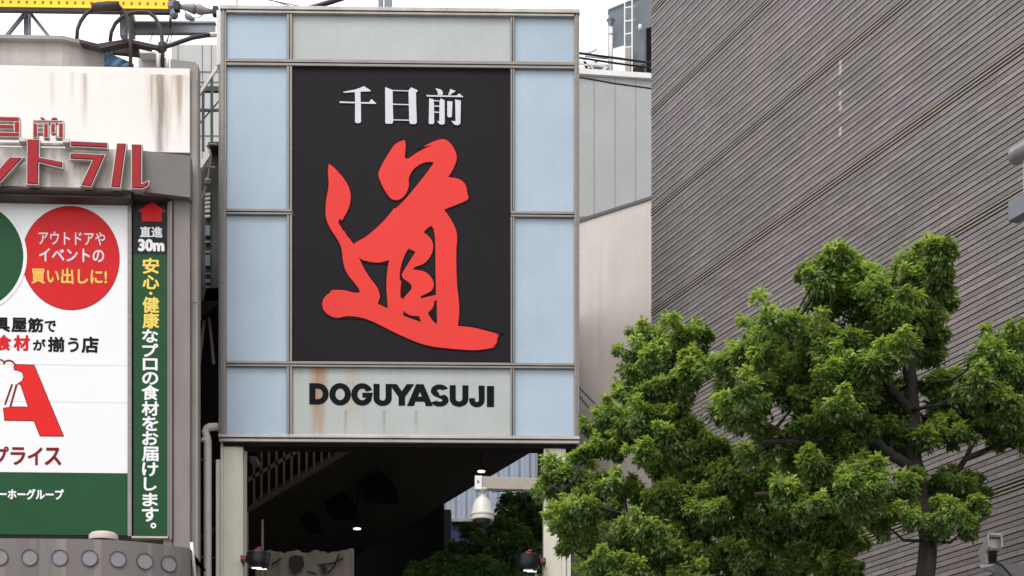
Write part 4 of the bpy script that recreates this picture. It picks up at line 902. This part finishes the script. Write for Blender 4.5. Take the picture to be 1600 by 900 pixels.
rl = thing('roof_ladder', 'white steel ladder fixed up the blue grey penthouse wall', 'ladder', pp_(981,114,-.4))
for u in (976, 987.5):
    b = MB(); b.bar(pp_(u,115,-.4), pp_(u,-60 if u > 980 else 3,-.4), .022, .03); b.build('rail', M['white_paint'], rl)
for v in (11, 32, 52, 73):
    b = MB(); b.bar(pp_(976,v+1.5,-.4), pp_(987.5,v-.5,-.4), .018, .018); b.build('rung', M['white_paint'], rl)
for v in (10.5, 31):
    b = MB(); b.bar(pp_(987.5,v,-.4), pp_(994,v-.8,-.02), .018, .018); b.build('wall_bracket', M['white_paint'], rl)
rp = thing('downpipe', 'pale downpipe with grey hopper at the corner of the penthouse', 'pipe', pp_(955,113,-.2))
b = MB(); c = pp_(954.5,42,-.2); b.tube([c, pp_(954.5,116,-.2)], 2.8*YP/FPX, 14); b.build('pipe', M['pink_grey'], rp, smooth=True)
b = MB(); r = YP/FPX; b.lathe(c, [(3.4*r,-2*r),(3.4*r,0),(6*r,9*r),(7.2*r,10*r),(7.2*r,12*r)], 4); b.build('hopper', M['steel_blue'], rp)
b = MB(); b.lathe(pp_(954.5,54,-.2), [(3.3*r,-.8*r),(3.3*r,.8*r)], 12); b.build('pipe_clip', M['steel'], rp)
t = thing('roof_cabinet', 'white equipment cabinet standing on the roof behind the ladder', 'cabinet', pp_(972,116,-.25))
b = MB(); b.slab([pp_(958,76,-.3), pp_(975,71,-.35), pp_(975,118,-.35), pp_(958,118,-.3)], (.0,.25,0)); b.build('cabinet_front', M['white_paint'], t)
b = MB(); b.slab([pp_(975.2,71,-.34), pp_(985,73,-.2), pp_(985,118,-.2), pp_(975.2,118,-.34)], (.0,.1,0)); b.build('cabinet_side', M['beige_arm'], t)
t = thing('roof_truss', 'white steel truss frames on the roof right of the sign', 'frame', P(930,112,31))
for a, c in (((912,92),(918,112)), ((918,112),(926,106)), ((912,104),(930,112)), ((940,112),(950,104)), ((920,82),(932,76)), ((915,80),(920,83)), ((905,98),(950,103))):
    b = MB(); b.bar(P(*a,31), P(*c,31), .05, .05); b.build('strut', M['white_paint'], t)
b = MB(); b.bar(P(918,104,31.2), P(936,94,31.2), .03, .03); b.bar(P(914,88,31.2), P(950,92,31.2), .02, .02); b.box(P(918,106.5,31.3), P(950,112,31.5)); b.build('far_beam', M['pilaster'], t)

# ================================================================== BRICK BUILDING
W = Wall((1.662, 18.3, 0), -65.66)
def wp(s, z, d=0): return Vector((s, d, z))
def w_at(u, v, d=0):
    """point on the brick wall seen at a photo pixel"""
    k_ = (u-800)/FPX; c, n = math.cos(W.yaw), math.sin(W.yaw)
    # X = ox + c s - n d ; Y = oy + n s + c d
    s = (k_*(W.o.y+c*d)-(W.o.x-n*d))/(c-k_*n); Y = W.o.y+n*s+c*d
    return Vector((s, d, EYE+(HZ-v)*Y/FPX))
def brick_mat():
    m = bpy.data.materials.new('grey_brown_tile'); m.use_nodes = True; nt = m.node_tree; L = nt.links.new; bs = nt.nodes['Principled BSDF']
    tc = N(nt, 'ShaderNodeTexCoord'); sp = N(nt, 'ShaderNodeSeparateXYZ'); cb = N(nt, 'ShaderNodeCombineXYZ')
    L(tc.outputs['Object'], sp.inputs[0]); of_ = N(nt, 'ShaderNodeMath', operation='SUBTRACT'); of_.inputs[1].default_value = zb0-3*BP-200*CP-.0005; L(sp.outputs[2], of_.inputs[0])
    L(sp.outputs[0], cb.inputs[0]); L(of_.outputs[0], cb.inputs[1])
    br = N(nt, 'ShaderNodeTexBrick'); br.offset = .5; br.inputs['Scale'].default_value = 1; br.inputs['Brick Width'].default_value = .24; br.inputs['Row Height'].default_value = CP
    br.inputs['Mortar Size'].default_value = .0022; br.inputs['Mortar Smooth'].default_value = .1; br.inputs['Bias'].default_value = 0
    br.inputs['Color1'].default_value = (.192,.170,.168,1); br.inputs['Color2'].default_value = (.252,.229,.224,1); br.inputs['Mortar'].default_value = (.05,.044,.042,1)
    L(cb.outputs[0], br.inputs['Vector'])
    no = N(nt, 'ShaderNodeTexNoise'); no.inputs['Scale'].default_value = .8; no.inputs['Detail'].default_value = 5; L(tc.outputs['Object'], no.inputs['Vector'])
    rp_ = N(nt, 'ShaderNodeValToRGB'); rp_.color_ramp.elements[0].position = .3; rp_.color_ramp.elements[0].color = (.86,.87,.84,1); rp_.color_ramp.elements[1].position = .7; rp_.color_ramp.elements[1].color = (1.12,1.06,1.09,1)
    L(no.outputs['Fac'], rp_.inputs[0])
    mx = N(nt, 'ShaderNodeMix', data_type='RGBA', blend_type='MULTIPLY'); mx.inputs[0].default_value = 1; L(br.outputs['Color'], mx.inputs[6]); L(rp_.outputs[0], mx.inputs[7])
    g = N(nt, 'ShaderNodeTexNoise'); g.inputs['Scale'].default_value = 120; g.inputs['Detail'].default_value = 2; L(tc.outputs['Object'], g.inputs['Vector'])
    mr = N(nt, 'ShaderNodeMapRange'); mr.inputs[1].default_value = .25; mr.inputs[2].default_value = .75; mr.inputs[3].default_value = .82; mr.inputs[4].default_value = 1.18; L(g.outputs['Fac'], mr.inputs[0])
    m2 = N(nt, 'ShaderNodeMix', data_type='RGBA', blend_type='MULTIPLY'); m2.inputs[0].default_value = 1; L(mx.outputs[2], m2.inputs[6]); L(mr.outputs[0], m2.inputs[7])
    rw = N(nt, 'ShaderNodeMath', operation='MODULO'); fl = N(nt, 'ShaderNodeMath', operation='FLOOR'); dv_ = N(nt, 'ShaderNodeMath', operation='DIVIDE'); dv_.inputs[1].default_value = CP
    sb_ = N(nt, 'ShaderNodeMath', operation='SUBTRACT'); sb_.inputs[1].default_value = zb0-3*BP-200*CP-.0005
    L(sp.outputs[2], sb_.inputs[0]); L(sb_.outputs[0], dv_.inputs[0]); L(dv_.outputs[0], fl.inputs[0]); L(fl.outputs[0], rw.inputs[0]); rw.inputs[1].default_value = 2
    rr_ = N(nt, 'ShaderNodeMapRange'); rr_.inputs[3].default_value = 1.08; rr_.inputs[4].default_value = .89; L(rw.outputs[0], rr_.inputs[0])
    m4 = N(nt, 'ShaderNodeMix', data_type='RGBA', blend_type='MULTIPLY'); m4.inputs[0].default_value = 1; L(m2.outputs[2], m4.inputs[6]); L(rr_.outputs[0], m4.inputs[7]); m2 = m4
    # pale efflorescence flecks down one joint line
    def mth(op, a, c=None, clamp=False):
        n_ = N(nt, 'ShaderNodeMath', operation=op, use_clamp=clamp)
        for i, q_ in enumerate((a, c)):
            if q_ is None: continue
            if isinstance(q_, (int, float)): n_.inputs[i].default_value = q_
            else: L(q_, n_.inputs[i])
        return n_.outputs[0]
    pf = w_at(1313, 160); pe = w_at(1313, 222); pt_ = w_at(1313, 92)
    fx = mth('LESS_THAN', mth('ABSOLUTE', mth('SUBTRACT', sp.outputs[0], pf.x)), .02)
    fz = mth('MULTIPLY', mth('GREATER_THAN', sp.outputs[2], pe.z), mth('LESS_THAN', sp.outputs[2], pt_.z))
    wn = N(nt, 'ShaderNodeTexWhiteNoise', noise_dimensions='1D'); L(mth('FLOOR', mth('DIVIDE', of_.outputs[0], CP)), wn.inputs['W'])
    ff = mth('MULTIPLY', mth('MULTIPLY', fx, fz), mth('GREATER_THAN', wn.outputs['Value'], .45))
    m3 = N(nt, 'ShaderNodeMix', data_type='RGBA'); L(ff, m3.inputs[0]); L(m2.outputs[2], m3.inputs[6]); m3.inputs[7].default_value = (.48,.455,.42,1)
    L(m3.outputs[2], bs.inputs['Base Color']); bs.inputs['Roughness'].default_value = .62
    return m
BP = 1.195; CP = BP/24
zb0 = EYE+(HZ-958)*18.3/FPX                      # one band line at the far corner
M['brick'] = brick_mat(); M['joint'] = mat('dark_joint', (.035,.03,.028), .9, 0, .2)
M['band'] = mat('pale_band', (.30,.27,.23), .55, 0, .15, 4); 
bb_ = thing('brick_building', 'tall dark grey brick tiled building with thin pale horizontal bands', 'building', (0, 0, 0), W)
SL = 11.0
b = MB(); b.box((0.013,.013,GZ), (SL-.02,9,17.5)); b.build('core', M['joint'], bb_)
b = MB(); vs = []; fs = []
z = zb0-3*BP; top = 17.5; i = 0
bandz = [zb0+k_*BP for k_ in range(-4, 12)]
while z < top:
    inband = min(abs(z+CP/2-q_) for q_ in bandz) < .062
    i += 1
    if not inband and z > GZ:
        h = CP*.90; n = len(vs); q_d = -.002 if i % 2 else .0005
        # each course: a tilted face with a bevel on top and a shadow gap underneath
        for x in (0, SL):
            vs += [(x,.012,z), (x,q_d-.001,z+.001), (x,q_d+.001,z+h-.002), (x,q_d+.004,z+h), (x,.012,z+h)]
        fs += [(n+k_, n+5+k_, n+6+k_, n+1+k_) for k_ in range(4)]
    z += CP
b.add(vs, fs); b.build('brick_course', M['brick'], bb_)
b = MB()
zz_ = GZ+.02
while zz_ < top: b.box((-.004,.0,zz_), (.019,2.6,zz_+CP*.86)); zz_ += CP
b.build('return_course', M['brick'], bb_)
for q_ in bandz:
    if q_ > top or q_ < GZ+.2: continue
    b = MB()
    for dz, hh, dd in ((-.046,.014,-.010), (-.012,.014,-.010), (.022,.014,-.010)): b.box((-.006,dd,q_+dz), (SL,.0125,q_+dz+hh))
    b.build('band', M['band'], bb_)

# wall lamp at the right edge of the photo
lp = w_at(1592, 278)
wl = thing('wall_lamp', 'grey tubular lamp on a bracket at the far right of the brick wall', 'lamp', lp, W)
lc = w_at(1584, 246, -.45); lc2 = lc+Vector((.95, 0, .0))
b = MB(); b.tube([lc+Vector((-.03,0,0)), lc, lc+Vector((.03,0,0)), lc2], [.02,.062,.075,.078], 18); b.build('tube_head', M['lamp_metal'], wl, smooth='auto')
rc = w_at(1597, 275, -.45)
b = MB(); b.bar(lc+Vector((.14,0,-.05)), lc+Vector((.14,0,-.38)), .05, .02); b.build('hanger', M['lamp_metal'], wl)
b = MB(); b.box(lc+Vector((-.0,-.06,-.52)), lc+Vector((.9,.04,-.36))); b.build('bracket_arm', M['steel_blue'], wl, bevel=.006)
b = MB(); b.box(lc+Vector((.35,.05,-.50)), lc+Vector((.55,.445,-.38))); b.build('wall_mount', M['steel_blue'], wl)

# security camera low on the brick wall
cc = w_at(1548, 872, -.4)
sc_ = thing('security_camera', 'white box security camera with sunshield on a grey bracket at the brick wall', 'camera', cc, WORLD) if False else None
YC = 12.55
sc_ = thing('security_camera', 'white box security camera with sunshield on a grey bracket at the brick wall', 'camera', P(1550, 880, YC))
fo = (P(1555,845,YC-.17)-P(1540,868,YC+.17))            # axis of the housing, nose up toward the street
def cp(u, v, d=0): return P(u, v, YC+d)
nose = [cp(1546.5,836,-.15), cp(1562,836.5,-.15), cp(1562,856,-.15), cp(1547.5,856,-.15)]
tail = [cp(1531,862,.2), cp(1545,862.5,.2), cp(1545,882,.2), cp(1532,880,.2)]
b = MB(); b.add(nose+tail, [(0,1,2,3),(7,6,5,4),(0,4,5,1),(1,5,6,2),(2,6,7,3),(3,7,4,0)]); b.build('housing', M['dome_white'], sc_)
b = MB()
b.slab([cp(1545,835,-.22), cp(1530,863,.2), cp(1533.5,874,.2), cp(1547,854,-.22)], (-.012,0,0)); b.slab([cp(1564,836,-.22), cp(1549,864,.2), cp(1550,873,.2), cp(1564.5,855,-.22)], (.012,0,0)); b.slab([cp(1545,835,-.22), cp(1564,836,-.22), cp(1549,863.5,.2), cp(1530,862.5,.2)], (0,0,.015))
b.build('sunshield', M['dome_white'], sc_)
b = MB(); b.slab([cp(1548,837,-.152), cp(1561,837.5,-.152), cp(1561,842,-.152), cp(1548,842,-.152)], (0,-.004,0)); b.build('lens_window', M['pot_black'], sc_)
b = MB(); b.slab([cp(1545.5,857,-.1), cp(1558,857,-.1), cp(1557,878,-.05), cp(1545,878,-.05)], (0,.14,0)); b.build('pan_head', M['pot_black'], sc_)
b = MB(); b.slab([cp(1538,866,-.06), cp(1543.5,860,-.06), cp(1545,880,-.04), cp(1539,880,-.04)], (0,.1,0)); b.build('side_yoke', M['dome_white'], sc_)
wq = W.world(w_at(1604, 884))
b = MB(); a_ = [cp(1530,882,-.1), cp(1560,881,-.1), cp(1606,880,-.0), cp(1606,912,-.0), cp(1582,905,-.06), cp(1536,887,-.1)]
b.slab(a_, (.0,.05,0)); b.slab([cp(1530,882,-.1), cp(1536,887,-.1), cp(1536,890,.1), cp(1530,885,.1)], (0,0,-.01)); b.build('bracket', M['lamp_metal'], sc_)
b = MB(); b.bar(cp(1603,895,.02), wq+Vector((.05,.0,-.02)), .14, .14); b.build('wall_mount', M['lamp_metal'], sc_)
b = MB(); b.tube([cp(1556,879,-.12), cp(1566,884,-.14), cp(1580,900,-.14), cp(1584,912,-.1)], .009, 6); b.build('wire', M['cable'], sc_)

for a_, c_, lab in (((903,603,17.2),(975,676,17.0),'upper of two black cables slanting down from the right edge of the sign'), ((903,616,17.2),(975,702,17.0),'lower of two black cables slanting down from the right edge of the sign')):
    t = thing('cable', lab, 'cable', P(*a_)); b = MB(); b.tube([P(*a_), P((a_[0]+c_[0])/2, (a_[1]+c_[1])/2+1.5, 17.1), P(*c_)], .011, 6); b.build('wire', M['cable'], t)
# ================================================================== TREES
def leaf_mat(name, dark, mid, young_lit):
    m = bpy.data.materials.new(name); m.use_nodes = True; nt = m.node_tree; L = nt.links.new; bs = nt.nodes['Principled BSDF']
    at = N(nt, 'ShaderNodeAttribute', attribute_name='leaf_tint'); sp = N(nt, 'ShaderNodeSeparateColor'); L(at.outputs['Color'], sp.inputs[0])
    cr = N(nt, 'ShaderNodeValToRGB'); e = cr.color_ramp.elements; e[0].position = 0; e[0].color = (*dark,1); e[1].position = 1; e[1].color = (*young_lit,1); k_ = e.new(.5); k_.color = (*mid,1)
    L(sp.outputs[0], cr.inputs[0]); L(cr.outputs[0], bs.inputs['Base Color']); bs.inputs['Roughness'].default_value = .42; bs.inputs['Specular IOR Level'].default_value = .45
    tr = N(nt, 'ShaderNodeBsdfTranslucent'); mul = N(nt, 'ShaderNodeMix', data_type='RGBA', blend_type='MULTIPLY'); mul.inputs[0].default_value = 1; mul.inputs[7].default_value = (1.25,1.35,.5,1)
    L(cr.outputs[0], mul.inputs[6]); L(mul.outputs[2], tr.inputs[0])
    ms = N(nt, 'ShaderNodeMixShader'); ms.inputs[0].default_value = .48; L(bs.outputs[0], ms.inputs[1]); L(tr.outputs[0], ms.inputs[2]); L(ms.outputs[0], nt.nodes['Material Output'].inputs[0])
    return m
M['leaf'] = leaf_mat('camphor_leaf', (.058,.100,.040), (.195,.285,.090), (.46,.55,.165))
M['leaf_dark'] = leaf_mat('shaded_green_leaf', (.055,.115,.046), (.13,.24,.085), (.24,.37,.13))  # darker leaf copy with the shade under the gate in its colour

def make_tree(name, label, base, trunk, clumps, m, seed, Y0, dens=1.0, group='trees in front of the gate and the brick wall', leaf=(.026,.062), spread=.55, fill=(), young_lit_tips=True):
    rng = np.random.default_rng(seed); rnd = random.Random(seed)
    t = thing(name, label, 'tree', base, group=group)
    # limbs: polylines in photo pixels with depth offsets and radii (in px)
    tb = MB()
    nodes = []
    for i, (pts, r0, r1) in enumerate(trunk):
        P3 = [P(u, v, Y0+d) if not isinstance(u, Vector) else u for u, v, d in pts]
        # subdivide and jitter
        fine = []
        for a, c in zip(P3[:-1], P3[1:]):
            for k_ in range(4): fine.append(a.lerp(c, k_/4))
        fine.append(P3[-1]); L_ = len(fine)
        fine = [p+Vector((rnd.uniform(-1,1), rnd.uniform(-1,1), rnd.uniform(-.3,.3)))*.012 if 0 < j < L_-1 else p for j, p in enumerate(fine)]
        rr = [(r0+(r1-r0)*(j/(L_-1)))*Y0/FPX for j in range(L_)]
        tb.tube(fine, rr, 10); nodes += fine[1:]
    # clump centres with depth
    C3 = []
    for (u, v, rp) in clumps:
        d = rnd.uniform(-spread, spread); C3.append((P(u, v, Y0+d), rp*1.08*Y0/FPX))
    for c, r in C3:              # a twig from the nearest limb into every clump
        nn = min(nodes, key=lambda p: (p-c).length+max(0, p.z-c.z)*1.5)
        mid = nn.lerp(c, .5)+Vector((rnd.uniform(-.05,.05), rnd.uniform(-.05,.05), -.05))
        tb.tube([nn, mid, c], [.016,.011,.005], 6)
        for _ in range(3):
            dd = Vector((rnd.gauss(0,1), rnd.gauss(0,1), rnd.gauss(.3,.8))).normalized()
            tb.tube([c, c+dd*r*.8], [.006,.003], 5)
    tb.build('trunk', M['bark'], t, smooth=True)
    allv, allt = [], []
    for q_ in fill:          # inner, nearer and farther sprays that close the crown
        C3.append((P(q_[0], q_[1], Y0+(q_[3] if len(q_) > 3 else rnd.uniform(-.75,-.05))), q_[2]*Y0/FPX))
    for c, r in C3:
        nsub = max(7, int(13*(r/.22)**2)); ntip = int(rng.integers(0, 5)) if young_lit_tips else 0
        sd = rng.normal(size=(nsub,3)); sd[:,2] = sd[:,2]*.8+.12; sd /= np.linalg.norm(sd,axis=1)[:,None]
        sc0 = np.array(c)+sd*(r*rng.uniform(.25,.88,nsub))[:,None]*np.array([1,1,.85])
        # upright pale shoots on top: new growth, with crown-top light in their tint
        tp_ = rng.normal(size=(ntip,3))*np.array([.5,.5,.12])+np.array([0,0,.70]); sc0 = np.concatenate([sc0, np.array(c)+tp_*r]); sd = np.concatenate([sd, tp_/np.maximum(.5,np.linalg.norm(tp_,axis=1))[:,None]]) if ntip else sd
        nl = int(112*dens*(r/.22)**.35)
        for k_ in range(nsub+ntip):
            sr = r*(rng.uniform(.20,.46) if k_ < nsub else rng.uniform(.16,.28))
            # a spray of leaves: they sit round a drooping shoot, denser at the top shell
            dv = rng.normal(size=(nl,3)); dv[:,2] += .35; dv /= np.linalg.norm(dv,axis=1)[:,None]
            pos = sc0[k_]+dv*sr*(rng.uniform(.3,1.05,nl)+(rng.random(nl) < .10)*rng.uniform(.1,.7,nl))[:,None]
            out = dv*.9+sd[k_]*.5; out[:,2] = out[:,2]*.5-rng.uniform(.15,1.0,nl); out += rng.normal(size=(nl,3))*.30
            out /= np.linalg.norm(out,axis=1)[:,None]
            up = dv*.7+sd[k_]*.3+np.array([0,-.15,.75])+rng.normal(size=(nl,3))*.40
            sdv = np.cross(out, up); sdv /= np.linalg.norm(sdv,axis=1)[:,None]+1e-9
            nrm = np.cross(sdv, out)
            ln = rng.uniform(leaf[0], leaf[1], nl)[:,None]; wd = ln*rng.uniform(.46,.62,(nl,1))
            b0 = pos; tip = pos+out*ln-nrm*ln*.10; midp = pos+out*ln*.45
            l_ = midp+sdv*wd*.5+nrm*wd*.14; r_ = midp-sdv*wd*.5+nrm*wd*.14
            allv.append(np.stack([b0,l_,tip,r_],axis=1).reshape(-1,3))
            # upward leaves tinted paler: new growth plus light from above put into the colour
            young_lit = np.clip((dv[:,2]*.5+sd[k_][2]*.5)*.55+.05, 0, 1)
            tint = np.clip(rng.normal(.30,.12,nl)+young_lit*rng.uniform(.5,1.4,nl)*(rng.random()*.8+.55), 0, 1)
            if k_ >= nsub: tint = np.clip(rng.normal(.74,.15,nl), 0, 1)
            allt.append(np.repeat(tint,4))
    V = np.concatenate(allv).astype(np.float32); T = np.concatenate(allt).astype(np.float32)
    org = np.array(ORG[t], dtype=np.float32); V = V-org
    nf = len(V)//4; me = bpy.data.meshes.new('crown')
    me.vertices.add(len(V)); me.vertices.foreach_set('co', V.ravel())
    # two triangles per leaf, folded on the midrib
    idx = np.arange(nf)*4; tri = np.stack([idx,idx+1,idx+2, idx,idx+2,idx+3],axis=1).reshape(-1).astype(np.int32)
    me.loops.add(len(tri)); me.loops.foreach_set('vertex_index', tri)
    me.polygons.add(nf*2); me.polygons.foreach_set('loop_start', (np.arange(nf*2)*3).astype(np.int32)); 
    me.update(calc_edges=True)
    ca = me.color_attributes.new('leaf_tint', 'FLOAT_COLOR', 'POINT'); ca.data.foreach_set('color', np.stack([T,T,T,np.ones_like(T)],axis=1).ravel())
    me.materials.append(m); me.validate()
    o = bpy.data.objects.new('crown', me); COL.objects.link(o); o.parent = t; ORG[o] = ORG[t]
    return t

Y1 = 11.5
g1 = P(1447, 1000, Y1); 
base1 = Vector((g1.x, Y1, GZ))
gv = HZ+(EYE-GZ)*FPX/Y1
main_trunk = [([(1449,gv,0),(1449,1100,0),(1448,900,0),(1450,845,0),(1437,780,0),(1428,720,.02),(1428,640,.03),(1419,560,.05),(1414,510,.06)], 17, 9),
  ([(1414,510,.06),(1428,460,.05),(1462,405,0)], 8, 3), ([(1417,545,.06),(1385,500,.1),(1330,450,.1),(1300,425,.1)], 7, 2.5),
  ([(1432,735,.02),(1395,712,-.05),(1370,690,-.1),(1320,685,-.15),(1250,690,-.2),(1190,690,-.2)], 9, 3), ([(1428,650,.03),(1400,618,-.05),(1380,590,-.1),(1330,560,-.15),(1260,540,-.2),(1220,515,-.2)], 8, 3),
  ([(1437,785,0),(1405,775,-.05),(1378,762,-.1),(1330,765,-.2),(1250,768,-.25),(1180,772,-.3)], 6.5, 3),
  ([(1440,790,.0),(1478,765,.1),(1492,738,.15),(1510,715,.2),(1550,700,.25),(1600,690,.3)], 6, 3.5), ([(1510,715,.2),(1540,640,.25),(1570,560,.3)], 4, 2.5),
  ([(1449,840,0),(1480,815,.1),(1500,795,.1)], 4, 2), ([(1250,690,-.2),(1170,650,-.2),(1120,640,-.2)], 3.5, 2)]
main_clumps = [(1458,398,32),(1474,386,16),(1435,415,34),(1412,445,36),(1445,452,36),(1388,460,34),(1470,436,26),(1392,500,42),(1430,500,38),(1360,440,22),(1478,470,18),
  (1300,412,26),(1278,432,26),(1258,432,16),(1325,432,30),(1348,436,28),(1298,452,28),(1335,470,34),(1365,500,34),(1270,465,20),(1310,490,32),
  (1215,508,34),(1180,520,30),(1245,515,34),(1275,530,34),(1205,545,40),(1250,555,42),(1165,555,30),(1295,560,38),(1330,540,36),(1360,555,34),(1400,555,30),(1455,560,26),(1465,530,16),
  (1135,570,28),(1150,610,36),(1190,600,40),(1235,605,42),(1280,610,42),(1325,600,40),(1360,620,34),(1120,640,34),(1165,655,36),(1300,650,40),(1340,655,38),(1380,650,28),(1250,655,36),
  (1215,690,34),(1290,700,34),(1330,715,30),(1180,700,32),(1250,720,30),
  (1560,528,26),(1585,540,30),(1600,560,30),(1540,560,28),(1565,580,34),(1595,600,34),(1520,600,30),(1545,625,32),(1490,620,30),(1470,645,26),(1575,640,32),(1500,655,32),(1535,668,28),(1600,650,28),(1590,690,22),(1475,680,24),(1465,600,22),(1450,690,20),(1560,690,18),
  (1470,755,24),(1455,775,20),(1495,780,24),(1520,795,24),(1485,805,26),(1455,800,18),(1535,770,18),(1510,825,18),(1470,830,16),(1430,815,22),(1420,795,20),
  (1370,790,30),(1340,800,30),(1385,820,22),(1310,790,28),(1400,680,26)]
fr_ = random.Random(9)
f1 = [(fr_.uniform(1150,1390), fr_.uniform(560,740), fr_.uniform(20,32)) for _ in range(22)]+[(fr_.uniform(1210,1400), fr_.uniform(740,800), fr_.uniform(18,26)) for _ in range(16)]
f1 += [(fr_.uniform(1270,1420), fr_.uniform(590,770), fr_.uniform(20,30), fr_.uniform(.15,.7)) for _ in range(24)]+[(fr_.uniform(1290,1425), fr_.uniform(640,775), fr_.uniform(15,24), fr_.uniform(-.45,-.1)) for _ in range(16)]+[(fr_.uniform(1470,1590), fr_.uniform(590,690), fr_.uniform(16,26), fr_.uniform(-.2,.6)) for _ in range(14)]+[(fr_.uniform(1440,1530), fr_.uniform(745,815), fr_.uniform(14,22), fr_.uniform(-.3,.4)) for _ in range(8)]+[(fr_.uniform(1380,1450), fr_.uniform(470,560), fr_.uniform(16,24), fr_.uniform(-.3,.4)) for _ in range(8)]
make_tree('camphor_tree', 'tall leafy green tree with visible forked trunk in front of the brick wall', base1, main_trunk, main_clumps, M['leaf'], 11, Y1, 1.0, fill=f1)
Y2 = 12.6
g2 = P(1120, 1000, Y2); gv2 = HZ+(EYE-GZ)*FPX/Y2
t2 = [([(1120,gv2,0),(1120,1150,0),(1118,960,0),(1110,880,0),(1085,800,.05),(1070,740,.1),(1062,690,.1)], 18, 8),
  ([(1070,740,.1),(1030,715,.1),(1000,705,.1),(960,690,.1),(935,670,.1)], 6, 2), ([(1062,690,.1),(1060,640,.1),(1050,580,.1),(1040,540,.1)], 6, 2), ([(1062,690,.1),(1020,640,.1),(1000,580,.1),(990,530,.1)], 4, 1.5),
  ([(1110,880,0),(1040,820,-.1),(960,800,-.15),(890,775,-.2),(865,760,-.2)], 4, 1.2), ([(1110,880,0),(1170,830,-.1),(1230,800,-.15),(1300,790,-.2)], 7, 2), ([(1085,800,.05),(1130,760,0),(1180,740,0)], 5, 2),
  ([(1118,960,0),(1000,900,-.2),(930,870,-.25)], 6, 2), ([(1118,960,0),(1220,900,-.2),(1310,860,-.25)], 6, 2), ([(1060,640,.1),(1085,580,.1),(1095,540,.1)], 3, 1.5)]
c2 = [(1000,520,22),(1030,530,28),(1065,528,26),(1090,525,20),(990,552,26),(1020,565,34),(1055,565,34),(1085,558,28),(1000,595,32),(1040,600,36),(1075,595,30),(985,620,28),(1020,635,32),(1060,632,30),(1095,590,20),
  (940,655,24),(965,665,28),(925,668,18),(990,660,30),(1020,672,28),(950,690,26),(985,690,26),(930,700,20),(912,712,15),(960,708,20),(1045,665,26),
  (865,740,24),(890,750,28),(870,770,26),(852,765,16),(905,775,30),(925,760,26),(880,798,26),(950,775,28),(915,805,28),(975,770,22),(1000,780,22),(900,830,24),(890,855,18),(945,808,28),(925,840,26),(955,850,26),
  (1030,745,26),(1060,735,28),(1090,720,28),(1115,700,26),(1140,735,30),(1110,755,30),(1165,720,28),(1070,770,30),(1035,785,28),(1100,790,32),(1140,780,32),(1180,765,30),(1215,750,26),(1010,810,30),(1050,815,32),(1090,830,32),(1130,820,34),(1170,810,34),(1210,795,30),(1250,775,26),(1245,810,30),(985,840,30),(1020,850,32),(1060,860,32),(1100,870,34),(1145,860,34),(1190,850,34),(1230,845,32),(1270,830,28),(1290,850,28),(1265,870,30),(1225,885,32),(1180,890,34),(1135,900,34),(1090,905,34),(1045,895,32),(1000,885,30),(960,885,28),(1310,870,24),(1300,895,26),(1340,850,20),(920,880,22),(1325,895,20),(930,900,20),(1190,735,28),(1240,740,24)]
fr_ = random.Random(5)
f2 = [(fr_.uniform(870,1330), fr_.uniform(745,915), fr_.uniform(20,32)) for _ in range(60)]+[(fr_.uniform(990,1110), fr_.uniform(560,740), fr_.uniform(16,26)) for _ in range(16)]
f2 = [q_ for q_ in f2 if not (q_[0] < 930 and q_[1] > 850)]
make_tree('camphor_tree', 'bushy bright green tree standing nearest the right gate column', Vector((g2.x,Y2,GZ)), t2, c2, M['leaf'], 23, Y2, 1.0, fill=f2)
Y3 = 20.6
g3 = P(760, 1000, Y3); gv3 = HZ+(EYE-GZ)*FPX/Y3
t3 = [([(765,gv3,0),(765,1080,0),(768,900,0),(775,840,0)], 10, 4), ([(768,900,0),(720,870,0),(670,880,0)], 4, 1.5), ([(775,840,0),(805,800,0),(820,785,0)], 4, 1.5), ([(768,880,0),(820,850,0)], 4, 1.5)]
c3 = [(800,782,16),(820,790,22),(840,785,16),(795,808,22),(825,815,26),(845,825,20),(770,815,14),(785,832,24),(765,845,24),(740,838,16),(745,860,24),(720,858,18),(775,862,26),(805,845,28),(835,850,26),(700,872,20),(725,885,24),(760,888,26),(795,880,28),(830,882,28),(680,880,16),(665,888,16),(695,895,20),(650,895,14),(640,900,12),(735,830,10),(850,870,22),(850,800,18)]
make_tree('shaded_tree', 'dark green tree in the shade under the gate behind the dome camera', Vector((g3.x,Y3,GZ)), t3, c3, M['leaf_dark'], 31, Y3, .6, leaf=(.06,.09), spread=.5, young_lit_tips=False)
